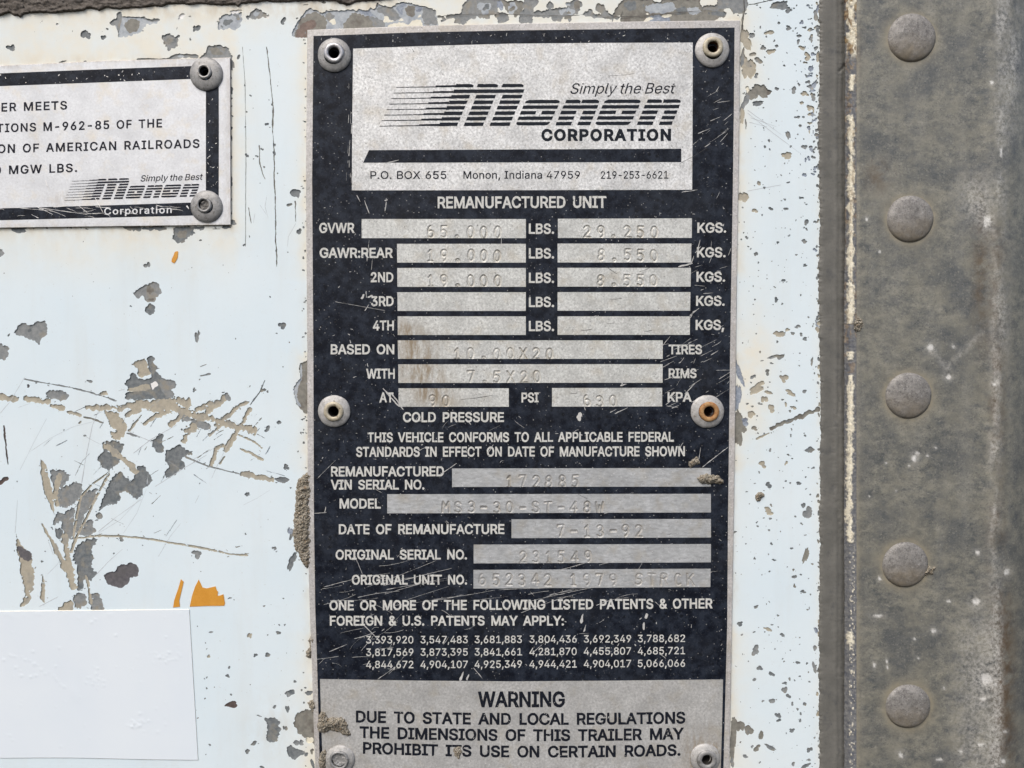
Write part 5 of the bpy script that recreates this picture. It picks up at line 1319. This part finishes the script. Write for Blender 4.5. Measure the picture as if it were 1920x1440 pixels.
for x, y, a, l, wd in ((1350 - 50, 312 - 20, 30, 60, .5), (1165, 160 - 20, 5, 50, .5), (1215, 630 - 10, 8, 16, .6), (1100, 618, 6, 22, .7), (1145, 606, 6, 16, .6), (1155, 560, 4, 24, .6), (1145, 505, -35, 30, .7), (1210, 505, 22, 24, .6), (894, 745, 8, 60, .8), (1075, 730 + 7, 0, 14, .6), (1090, 945 - 16, -28, 28, .6), (775, 30 + 65, -60, 7, 1.6), (1255, 1003 - 2, 10, 8, 1.5)):
    aa = math.radians(a); D.append([stroke([(x - math.cos(aa) * l / 2, y + math.sin(aa) * l / 2), (x, y + 1), (x + math.cos(aa) * l / 2, y - math.sin(aa) * l / 2)], wd, wd, .5, len(D)).tolist()])
prints("dark_scratches", D, HT + 0.2, M['crease'], plate, kind="stuff")

RV = [('rivet', 'collar', 'bore'), ('rivet_pale', 'collar_dirty', 'bore_rust'), ('rivet_pale', 'collar_dirty', 'bore'), ('rivet_pale', 'collar_rust', 'bore_rust'), ('rivet_pale', 'rivet', 'bore'), ('rivet_pale', 'rivet', 'bore')]
RL = ["grey rivet with a shiny collar", "pale rivet with an open bore", "pale rivet with a tan stained collar", "pale rivet with a rusty orange collar", "pale rivet with a blocked bore", "pale rivet with a grey collar"]
for i, ((x, y, r), ms) in enumerate(zip(PRIV, RV)):
    pop_rivet(plate, x, y, r, HT, [M[k] for k in ms], lean=((1, -2), (0, -4), (0, 0), (2.0, 0), (-1, -1), (2, 0))[i], seed=i * 3, plug=M['rivet'] if i == 4 else None, label=RL[i])

# ------------------------------------------------------------------ the small notice plate
notice = thing("notice_plate", "small white aluminium plate with black border and the words AMERICAN RAILROADS", "metal plate", W(50, 270).tolist())
NH = [blob(x, y, 9.4, 9.4, 0, 0, 0.0) for x, y, r in NRIV]
gx, gy = np.meshgrid(np.arange(-320, 428, 11.0), np.arange(120, 424, 11.0))
p = np.stack([gx.ravel(), gy.ravel()], -1); p = p[inside(p[:, 0], p[:, 1], NOTICE)]


def notice_stain(x, y):
    return np.clip(0.6 * np.exp(-np.hypot((x - 340) / 1.8, y - 116) / 12) + 0.5 * np.exp(-seg_dist(x, y, NOTICE) / 3.0) * fbm(x / 14, y / 14, 5, 3) * 1.4 + .35 * np.exp(-((x - 110) / 25) ** 2 - ((y - 375) / 16) ** 2), 0, .8)


sheet("plate_sheet", NOTICE, NH, HT, 0.9, M['silver_white'], notice, pts=p, attrs=dict(stain=notice_stain, groove=zero))
d = densify(NOTICE, 30); n = len(d)
cxy = d.mean(0); dir_ = np.sign(d - cxy)
V = np.concatenate([W(d[:, 0], d[:, 1], HT - .02), W(d[:, 0] + dir_[:, 0] * 1.1, d[:, 1] + dir_[:, 1] * 1.0, HT - 1.0), W(d[:, 0] + dir_[:, 0] * 1.4, d[:, 1] + dir_[:, 1] * 1.2, .1)])
F = [(k * n + i, k * n + (i + 1) % n, (k + 1) * n + (i + 1) % n, (k + 1) * n + i) for k in range(2) for i in range(n)]
obj("plate_rim", V, F, M['silver_edge'], notice, attrs=dict(stain=np.full(3 * n, .55), groove=np.zeros(3 * n)))
BO = [(-320, 156), (0, 137.5), (200, 129.5), (410, 122), (410.4, 260), (410, 403), (200, 408), (0, 413), (-320, 418)]
BI = [(-296, 176), (0, 161.5), (200, 154), (386, 147), (386, 260), (386, 378.8), (200, 385), (0, 390.6), (-296, 398)]
sheet("black_border", BO, [BI] + NH, HT + 0.12, 0.1, M['ink_notice_bar'], notice)
NN = 'ink_notice'
line("ER MEETS", 2.5, 208.8, 125.6, 204.7, 15.2, NN, notice, bold=3.6, track=14)
line("TIONS M-962-85 OF THE", -6, 247.9, 303.8, 238.4, 15.2, NN, notice, bold=3.6, track=14)
line("ON OF AMERICAN RAILROADS", -5, 286.8, 374, 276.6, 15.4, NN, notice, bold=3.6, track=14)
line("0 MGW LBS.", -11, 327, 144.4, 321.9, 15.2, NN, notice, bold=3.6, track=14)
line("Simply the Best", 263, 340.2, 378.8, 337, 11.4, NN, notice, bold=1.0, slant=0.22, space=30)
line("Corporation", 195.3, 402.4, 321.9, 399.2, 12.4, 'let_notice', notice, bold=3.0, track=14)
prints("striped_logo", logo_polys(lambda x, y: (120.6 + (x - 711.4) * 0.4477, 376.2 + (y - 236) * 0.491 - (x - 711.4) * 0.0137)), LH, M[NN], notice, label="small striped slanted word with speed lines")
S = []
for _ in range(26): scr(un(0, 380), un(386, 408), g(-6, 14), un(4, 40), un(.4, 1.0), un(-2, 2))
for _ in range(30): scr(un(0, 380), un(132, 160), un(0, 180), un(1, 4), un(.8, 1.8))
for _ in range(22): scr(un(388, 408), un(180, 350), un(0, 180), un(1, 5), un(.6, 1.4))
for x, y, a, l, wd in ((92, 355, -60, 22, 1.0), (186, 385, -62, 32, 1.1), (120, 396, -8, 90, .8), (60, 392, -5, 70, .8), (352, 389, -60, 8, 3), (88, 345, -70, 16, .8), (210, 310, -40, 14, .6)): scr(x, y, a, l, wd)
prints("scratches", S, HT + 0.34, M['flake'], notice, kind="stuff")
pop_rivet(notice, *NRIV[0], HT, [M['rivet'], M['rivet_pale'], M['bore']], lean=(-2, -3), seed=21, cr_r=13.5, bore_r=8.4, label="grey rivet with an open bore")
pop_rivet(notice, *NRIV[1], HT, [M['rivet'], M['rivet'], M['bore']], lean=(-3, -2), seed=25, cr_r=14.5, plug=M['plug'], label="grey rivet with a blocked bore")

# ================================================================== LABEL, TAPE, MUD


def slab(name, outer, h, thick, mat, label, cat, group=None, amp=0.0, mats=None, rnd=0.8):
    o_ = rough(outer, amp, 2.5, 6, len(outer)) if amp else densify(outer, 12)
    lo = o_.min(0); hi = o_.max(0)
    v, t = cdt([o_])
    c = v[t].mean(1); t = t[inside(c[:, 0], c[:, 1], o_)]
    e = rim_edges(t, np.ones(len(t), bool), None)
    n = len(v)
    at = W(*o_.mean(0), h - thick)
    f = [tuple(x) for x in t] + [(b, a, a + n, b + n) for a, b in e]
    o = obj(name, np.concatenate([W(v[:, 0], v[:, 1], h), W(v[:, 0], v[:, 1], h - thick)]), f, mat, None, origin=at)
    return tag(o, label, cat, group)


# blank vinyl label: a sheet with small bubbles pressed through from the paint below
lab = thing("blank_label", "blank white vinyl label stuck flat on the lower left of the panel", "sticker", W(180, 1280).tolist())
gx, gy = np.meshgrid(np.linspace(0, 1, 330), np.linspace(0, 1, 140))
tl, tr, br, bl_ = (-330, 1150), (354.5, 1143.2), (371, 1425), (-330, 1420)
x = tl[0] * (1 - gx) * (1 - gy) + tr[0] * gx * (1 - gy) + br[0] * gx * gy + bl_[0] * (1 - gx) * gy
y = tl[1] * (1 - gx) * (1 - gy) + tr[1] * gx * (1 - gy) + br[1] * gx * gy + bl_[1] * (1 - gx) * gy
y = y - 3.5 * np.sin(gx * math.pi) * gy * (gx > .0) * 0 - 2.5 * gy * np.exp(-((x - 120) / 130) ** 2)
lump = np.zeros(x.shape)
for cx, cy, r, k in ([(un(5, 350), un(1155, 1410), un(1.2, 2.6), un(.3, .9)) for _ in range(45)] + [(g(310, 18), g(1230, 9), un(1.2, 2.2), un(.3, .8)) for _ in range(26)] + [(g(180, 14), g(1275, 9), un(1.2, 2.2), un(.3, .8)) for _ in range(20)]
                     + [(g(260, 14), g(1357, 5), un(1.2, 2.4), un(.3, .8)) for _ in range(16)] + [(20 + t * 100 + g(0, 3), 1228 + 58 * t ** 1.6 + g(0, 2), un(1.5, 3), un(.2, .6)) for t in np.linspace(0, 1, 20)] + [(un(0, 360), 1150 + abs(g(0, 4)), 3, .3) for _ in range(14)]):
    lump += k * np.exp(-((x - cx) ** 2 + (y - cy) ** 2) / r ** 2)
lump += 0.9 * np.exp(-((x - 140 - (y - 1300) * .3) / 9) ** 2 - ((y - 1300) / 18) ** 2) * 0.5
obj("label_face", W(x.ravel(), y.ravel(), (1.4 + .8 * lump).ravel()), grid_faces(330, 140), M['label'], lab, smooth=True)
ed = np.concatenate([np.stack([x[0], y[0]], -1), np.stack([x[1:, -1], y[1:, -1]], -1), np.stack([x[-1, -2::-1], y[-1, -2::-1]], -1)])
n = len(ed); dn = np.zeros((n, 2)); dn[:330, 1] = -1.3; dn[330:469, 0] = 0.7; dn[469:, 1] = 0.5
V = np.concatenate([W(ed[:, 0], ed[:, 1], 1.4), W(ed[:, 0] + dn[:, 0], ed[:, 1] + dn[:, 1], 0.05)])
obj("label_edge", V, [(i, i + 1, n + i + 1, n + i) for i in range(n - 1)], M['label_edge'], lab)

TG = "orange tape scraps on the panel"
slab("tape_scrap", zp(*B, "1085,1235 1102,1250 1088,1310 1075,1365 1080,1400 1038,1405 1045,1360 1068,1295"), .7, .6, M['orange'], "narrow upright orange tape scrap above the blank label", "tape scrap", TG, 0)
slab("tape_scrap", zp(*B, "1192,1237 1203,1258 1215,1285 1240,1290 1293,1278 1300,1300 1308,1310 1305,1335 1322,1332 1340,1325 1350,1380 1345,1395 1240,1396 1138,1400 1150,1340 1170,1280"), .7, .6, M['orange'], "widest jagged orange tape scrap beside the label's top right corner", "tape scrap", TG, 0)
slab("tape_scrap", zp(*A, "1025,290 1050,230 1068,225 1066,265 1045,302"), .7, .6, M['orange'], "tiny orange tape scrap below the small notice plate", "tape scrap", TG, .4)


def mud(outline, base, hmax, label, step=1.1, seed=0, group="dried mud clumps"):
    o_ = rough(outline, 1.6, 2.0, 4, seed, 0)
    lo = o_.min(0); hi = o_.max(0)
    nx = max(4, int((hi[0] - lo[0]) / step) + 3); ny = max(4, int((hi[1] - lo[1]) / step) + 3)
    X, Y = np.meshgrid(np.linspace(lo[0] - step, hi[0] + step, nx), np.linspace(lo[1] - step, hi[1] + step, ny))
    k = inside(X, Y, o_)
    d = seg_dist(X, Y, o_)
    pad = np.minimum(1, d / max(2.0, min(hi - lo) * 0.28))
    h = hmax * np.sqrt(pad) * (0.55 + 0.9 * (fbm(X / 7, Y / 7, seed, 3) - .25)) + 4.6 * (fbm(X / 2.0, Y / 2.0, seed + 9, 2) - .5) * np.minimum(1, d / 2)
    h = np.where(k, np.maximum(h, .2), 0)
    kk = k | (d < step * 1.5)
    h = np.where(k, h, -.3)
    V, F_, _ = compact(W(X.ravel(), Y.ravel(), base + h.ravel()), grid_faces(nx, ny, kk))
    o = obj("mud_clump", V, F_, M['mud'], None, origin=W(*o_.mean(0), base), smooth=False)
    return tag(o, label, "mud", group)


mud(zp(*B, "1785,640 1820,615 1850,590 1868,605 1872,1150 1840,1170 1810,1130 1790,1080 1770,1050 1760,960 1765,850 1775,760"), 0, 9, "tall gritty mud clump along the data plate's left edge", seed=1)
mud(zp(560, 1110, 4.364, "165,1010 185,985 215,990 240,1030 300,1035 350,1030 385,1055 400,1085 405,1130 428,1165 405,1185 360,1170 330,1140 280,1135 230,1140 200,1155 165,1140 150,1100"), HT, 11, "pale grey mud clump above the data plate's bottom left rivet", seed=2)
mud(zp(960, 640, 4.364, "1515,1125 1545,1095 1590,1085 1640,1100 1700,1095 1715,1120 1732,1160 1700,1170 1650,1155 1620,1172 1570,1165 1530,1145"), HT, 8, "dark mud clump at the right end of the 172885 field", seed=3)
mud(zp(960, 640, 4.364, "1450,985 1490,960 1515,945 1538,975 1530,1005 1490,1015 1460,1040 1448,1015"), HT, 6, "small mud clump just above the 172885 field", seed=4)
mud(zp(560, 1110, 4.364, "80,400 110,350 130,360 132,460 100,545 65,530 62,480 90,450"), 0, 6, "small mud clump on the panel left of the patent numbers", seed=5)
mud(zp(560, 1110, 4.364, "70,905 120,875 140,890 140,990 110,985 85,950"), 0, 6, "small mud clump left of the grey patch beside WARNING window", seed=6)
mud(zp(560, 1110, 4.364, "175,1320 215,1290 228,1310 215,1440 180,1450 165,1390"), HT, 5, "thin mud clump touching the bottom left rivet", seed=7)
mud(zp(560, 1110, 4.364, "1265,1290 1290,1260 1325,1265 1335,1310 1310,1365 1280,1350"), HT, 3, "yellowish speck of mud over the word ITS", seed=8, step=.9)
mud(zp(1370, 680, 3.491, "165,865 190,845 215,855 222,875 200,890 180,905 162,890"), 0, 6, "lone round mud clump on the white strip right of the data plate", seed=9)

# ================================================================== SEALANT, RAIL, TOP
seal = thing("sealant_strip", "flat grey brown sealant strip between the white paint and the riveted rail", "sealant", W(1558, 720).tolist())
ys = np.arange(-250, 1700, 1.3); us = np.array([0, .03, .08, .16, .28, .42, .56, .66, .74, .8, .86, .92, .97, 1.0, 1.05, 1.1, 1.4])
U_, Y_ = np.meshgrid(us, ys)
left = 1536.5 + 3.6 * (fbm(ys / 4.0, ys * 0, 3, 4) - .5) + 3.0 * (fbm(ys / 17.0, ys * 0, 6, 3) - .5) + 5 * (fbm(ys / 60.0, ys * 0, 5, 2) - .5)
right = 1579.5 + 3.0 * (fbm(ys / 90.0, ys * 0, 7, 2) - .5) + 2.2 * (fbm(ys / 9.0, ys * 0, 8, 3) - .5)
X_ = left[:, None] + (right - left)[:, None] * U_
H_ = 0.2 + 2.9 * sst(0, .12, U_) - 0.9 * sst(.35, .62, U_) + 1.3 * np.exp(-((U_ - .72) / .07) ** 2) - 1.6 * sst(.74, .86, U_) - 2.5 * sst(.93, 1, U_) - 4.5 * sst(.98, 1.08, U_)
H_ += 0.9 * (fbm(X_ / 16, Y_ / 30, 11, 3) - .5) * sst(0, .1, U_) + .5 * (fbm(X_ / 3, Y_ / 3, 12, 2) - .5) * sst(0, .1, U_)
# a tear near the top and a hairline further down
tear = np.exp(-(seg_dist(X_, Y_, [(1597, 108), (1586, 120), (1574, 134)], False) / 2.4) ** 2); H_ -= 3.0 * tear
for pl_ in ([(1559, 786), (1562, 850), (1566, 920), (1570, 960), (1578, 1000)], [(1571, 720), (1574, 760), (1566, 800)], [(1569, 1240), (1570, 1258), (1577, 1270)]):
    H_ -= 1.8 * np.exp(-(seg_dist(X_, Y_, pl_, False) / 0.9) ** 2)
obj("sealant_bead", W(X_.ravel(), Y_.ravel(), H_.ravel()), grid_faces(len(us), len(ys)), M['sealant'], seal, smooth=True)

rail = thing("corner_rail", "weathered grey galvanised corner rail with a column of domed rivets", "rail", W(1740, 720).tolist())
DOME = [(1709, 71.5, 43), (1706, 411, 42.5), (1702.5, 742, 42.5), (1697, 1058.5, 42.5), (1702, 1324, 42)]
xs = np.concatenate([np.arange(1606, 1900, 2.0), np.arange(1900, 2000, 4.0)]); ys = np.arange(-250, 1700, 2.6)
X_, Y_ = np.meshgrid(xs, ys)
RH = 13.0


def rail_h(x, y):
    h = RH + 2.2 * (fbm(x / 120, y / 160, 31, 2) - .5) + .7 * (fbm(x / 18, y / 18, 32, 3) - .5)
    h = h + 3.0 * np.exp(-((x - 1862 - 8 * np.sin(y / 330)) / 16) ** 2)
    q = np.maximum(0, x - 1868) / 40.0
    h = h - 15.0 * q ** 2 - 1.2 * (1 - sst(1606, 1612, x))
    for cx, cy, k, r in ((1720, 852, -2.2, 9), (1830, 1127, -2.0, 11), (1850, 1275, -2.2, 14), (1855, 75, -1.4, 12), (1778, 705, -1.5, 6)):
        h = h + k * np.exp(-((x - cx) ** 2 + (y - cy) ** 2) / r ** 2)
    return h


halo = np.zeros(X_.shape); 
for cx, cy, r in DOME:
    dd = np.hypot(X_ - cx, Y_ - cy) - r
    halo = np.maximum(halo, np.exp(-np.maximum(0, dd - 4) / 7.0) * (0.9 + .5 * (fbm(X_ / 20, Y_ / 20, 3, 2) - .5)))
halo = np.maximum(halo, 0.7 * np.exp(-(X_ - 1606) / 7.0) * sst(560, 1000, Y_)); halo = np.maximum(halo, .3 * np.exp(-(X_ - 1606) / 9.0))
brown = 0.95 * np.exp(-((X_ - 1868) / 16) ** 2) * np.clip(1.5 * fbm(X_ / 40, Y_ / 90, 41, 2) - .35, 0, 1) * sst(380, 480, Y_) + .9 * np.exp(-((X_ - 1885) / 18) ** 2) * sst(1050, 1200, Y_) + .8 * np.exp(-((X_ - 1838) / 14) ** 2) * np.exp(-((Y_ - 520) / 120) ** 2)
brown += 0.7 * np.exp(-((X_ - 1645) / 26) ** 2 - ((Y_ - 330) / 30) ** 2) + .5 * np.exp(-((X_ - 1606) / 8) ** 2) * np.exp(-((Y_ - 90) / 50) ** 2)
white = 0.62 * np.exp(-((X_ - (1876 - 10 * sst(300, 800, Y_))) / 11) ** 2) * np.clip(1.9 * fbm(X_ / 16, Y_ / 60, 44, 3) - .45, 0, 1) + .75 * np.exp(-((X_ - 1893) / 22) ** 2) * (1 - sst(120, 330, Y_)) * np.clip(1.6 * fbm(X_ / 20, Y_ / 40, 47, 3) - .3, 0, 1)
white += .5 * np.exp(-((X_ - 1832) / 30) ** 2) * np.exp(-((Y_ - 372) / 45) ** 2) + .35 * sst(1120, 1200, Y_) * sst(1760, 1830, X_) * (1 - sst(1870, 1890, X_)) + .3 * np.exp(-((X_ - 1880) / 12) ** 2) * np.exp(-((Y_ - 600) / 80) ** 2)
white += .26 * np.exp(-(seg_dist(X_, Y_, [(1745, 655), (1775, 690), (1840, 625)], False) / 6) ** 2)
splash = np.zeros(X_.shape)
for zx, zy, r1, r2, oy in ((1675, 262, 24, 40, 340), (1305, 1088, 22, 22, 340), (1458, 1083, 10, 10, 340), (1425, 1278, 20, 18, 340), (1730, 1330, 12, 14, 340), (890, 248, 8, 12, 340), (975, 460, 6, 7, 340), (1222, 592, 15, 10, 680), (1200, 625, 14, 20, 680), (1290, 610, 8, 8, 680), (1340, 555, 7, 7, 680),
                           (1015, 658, 8, 6, 680), (1168, 675, 6, 6, 680), (1615, 1243, 16, 13, 680), (1805, 1370, 20, 18, 680), (1083, 842, 6, 5, 680), (908, 877, 5, 5, 680), (963, 441, 27, 9, 1028), (1330, 541, 15, 14, 1028), (1205, 592, 9, 7, 1028), (1228, 718, 7, 6, 1028), (1605, 345, 30, 24, 1028), (1675, 855, 42, 36, 1028), (1735, 890, 12, 14, 1028),
                           (1655, 985, 20, 8, 1028), (1635, 1287, 20, 9, 1028), (1508, 1332, 14, 9, 1028), (1112, 1355, 16, 20, 1028), (1368, 1383, 20, 9, 1028), (1785, 1397, 14, 12, 1028), (940, 765, 9, 16, 1028), (1022, 745, 5, 16, 1028), (1395, 916, 7, 7, 1028), (1028, 780, 5, 10, 1028), (1795, 1200, 12, 9, 1028), (1428, 345, 14, 8, 1028), (1710, 540, 12, 12, 0), (975, 200, 10, 12, 1028), (1770, 1000, 8, 30, 0)):
    px_, py_ = 1370 + zx / 3.491, oy + zy / 3.491
    rr = np.hypot((X_ - px_) / (r1 / 3.491), (Y_ - py_) / (r2 / 3.491)) + .9 * (fbm(X_ / 4, Y_ / 4, int(zx), 2) - .5)
    splash = np.maximum(splash, .92 * (1 - sst(.65, 1.15, rr)))
    white += .35 * np.exp(-rr ** 2 / 4)
hh = rail_h(X_, Y_)
obj("rail_face", W(X_.ravel(), Y_.ravel(), hh.ravel()), grid_faces(len(xs), len(ys)), M['rail'], rail, smooth=True,
    attrs=dict(halo=halo.ravel(), brown=np.clip(brown, 0, 1).ravel(), white=np.clip(1.5 * white, 0, 1).ravel(), splash=splash.ravel()))
# the rail's left edge: a thick painted flange with the cream paint flaking off
us = np.linspace(0, 1, 20); ys = np.arange(-250, 1700, 1.3)
U_, Y_ = np.meshgrid(us, ys)
left = 1582.6 + 1.6 * (fbm(ys / 40.0, ys * 0, 51, 2) - .5) + 1.0 * (fbm(ys / 6.0, ys * 0, 52, 2) - .5) + 1.5 * sst(560, 420, ys) - 1.5 * sst(100, 20, ys)
X_ = left[:, None] + (1607.0 - left)[:, None] * U_
top = sst(115, 95, Y_)
band = 0.50 + .13 * sst(180, 60, Y_) + 0.10 * (fbm(Y_ / 70, Y_ * 0, 55, 2) - .5) - .05 * sst(700, 1000, Y_)
c = 1 - sst(.16, .30, np.abs(U_ - band) + .30 * (fbm(X_ / 2.6, Y_ / 3.4, 56, 3) - .5) + .45 * (fbm(X_ / 9.0, Y_ / 13.0, 57, 3) - .5))
pres = np.ones(ys.shape)
for a, b_ in ((100, 135), (175, 210), (612, 655), (680, 698), (1022, 1180), (1215, 1235)): pres -= sst(a - 8, a, ys) * (1 - sst(b_, b_ + 8, ys)) * .9
pres *= 1 - .72 * sst(1180, 1235, ys)
cream = c * sst(.46, .66, pres[:, None] * (.30 + .85 * fbm(X_ / 5, Y_ / 12, 58, 4)) + .05)
cream = np.maximum(cream, .85 * sst(.64, .72, fbm(X_ / 3.0, Y_ / 3.6, 60, 2)) * (np.abs(U_ - .62) < .22) * sst(1000, 1050, Y_))
cream = np.maximum(cream, top * sst(.35, .5, fbm(X_ / 8, Y_ / 14, 61, 3)) * (U_ > .12))
rust = np.clip(top * sst(.5, .62, fbm(X_ / 7, Y_ / 15, 63, 3)) * .9 + .45 * sst(.56, .66, fbm(X_ / 5, Y_ / 9, 64, 3)) * (Y_ < 700), 0, 1)
H_ = -2.0 + (RH + .3) * sst(-.06, .62, U_) + 1.6 * (fbm(X_ / 3.0, Y_ / 3.0, 66, 3) - .5) + 1.0 * cream * (U_ > .08) - .4
H_[:, 0] = -4
H_[:, -1] = rail_h(X_[:, -1], Y_[:, -1])
obj("painted_edge", W(X_.ravel(), Y_.ravel(), H_.ravel()), grid_faces(len(us), len(ys)), M['edge'], rail, smooth=True, attrs=dict(cream=np.clip(cream, 0, 1).ravel(), rust=rust.ravel()), label="rail edge with flaking cream paint")
# domed rivets
proto = None
for i, (cx, cy, r) in enumerate(DOME):
    h0 = float(rail_h(np.array([cx]), np.array([cy]))[0]) - .5
    prof = [(43 * math.cos(t) ** .75, 8.0 * math.sin(t) ** 1.1) for t in np.linspace(0, math.pi / 2 * .93, 15)]
    prof = [(43.6, -1.2), (43.4, .9)] + [(p_[0] * .985, p_[1] + 1.2) for p_ in prof[1:]]
    v, f = lathe([(a * r / 43, b_) for a, b_ in prof], 64, (cx, cy), h0, .025, 70 + i)
    c0 = W(cx, cy, h0)
    rr = np.hypot(v[:, 0] - c0[0], v[:, 2] - c0[2]) / PXM
    nz = fbm(v[:, 0] / PXM / 7 + i * 30, v[:, 2] / PXM / 7, 81 + i, 3) - .5
    v[:, 1] -= 1.9 * nz * PXM * sst(42, 34, rr)
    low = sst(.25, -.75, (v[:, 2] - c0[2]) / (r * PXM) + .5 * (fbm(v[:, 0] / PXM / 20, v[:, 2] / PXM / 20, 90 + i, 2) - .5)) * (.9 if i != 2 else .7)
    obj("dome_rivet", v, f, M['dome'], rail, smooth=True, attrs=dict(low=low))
mud(zp(1370, 1028, 3.491, "1262,160 1280,135 1300,120 1318,135 1310,155 1330,120 1345,128 1320,170 1295,170 1275,180"), RH, 6, "curled mud flake at the right of the fourth domed rivet from the top", seed=12, step=.9)
mud(zp(1370, 340, 3.491, "812,915 830,890 860,905 872,940 850,980 820,985 810,950"), RH, 4, "tan crusty mud spot on the rail edge beside the KPA row", seed=13, step=.9)

# top rail: dark dirt-caked edge along the upper left
toprail = thing("top_rail", "dark dirt caked edge of the upper rail along the top left", "rail", W(300, -20).tolist())
LOW = [(-330, 45), (0, 31), (8, 27), (18, 25), (28, 30), (34, 31), (38, 34), (45, 27), (60, 25), (80, 24.5), (100, 25.5), (120, 23.5), (150, 22), (158, 20), (162, 17), (176, 17.5), (186, 21), (198, 15), (206, 15), (214, 17.5), (226, 18), (244, 15.5), (262, 15), (290, 12), (304, 13.5),
       (316, 8.5), (340, 8), (356, 10), (372, 7), (400, 10), (425, 10.5), (442, 10), (447, 14), (452, 8), (462, 7), (480, 6), (500, 2.5), (514, 5), (534, 5), (560, 3), (600, 2.5), (628, 2), (638, 6), (650, 10), (658, 9), (668, 5), (690, 3), (712, 1), (735, -3), (790, -8), (900, -16), (1100, -30), (1600, -60)]
lx = np.array([p_[0] for p_ in LOW]); ly = np.array([p_[1] for p_ in LOW])
xs = np.arange(-330, 1590, 1.6); t_ = np.linspace(0, 1, 46) ** 1.5
X_, T_ = np.meshgrid(xs, t_)
yb = np.interp(X_, lx, ly) + 2.2 * (fbm(X_ / 3.5, X_ * 0, 91, 3) - .5)
Y_ = yb - T_ * 95
Y_ = Y_[::-1]; T_ = T_[::-1]
H_ = 0.1 + 4.0 * sst(0, .05, T_) + 3 * sst(.10, .75, T_) + (5.0 * (fbm(X_ / 14, Y_ / 5, 93, 4) - .5) + 2.4 * (fbm(X_ / 3, Y_ / 2.2, 94, 3) - .5)) * sst(0, .05, T_)
obj("caked_dirt", W(X_.ravel(), Y_.ravel(), H_.ravel()), grid_faces(len(xs), len(t_)), M['topdirt'], toprail, smooth=True)
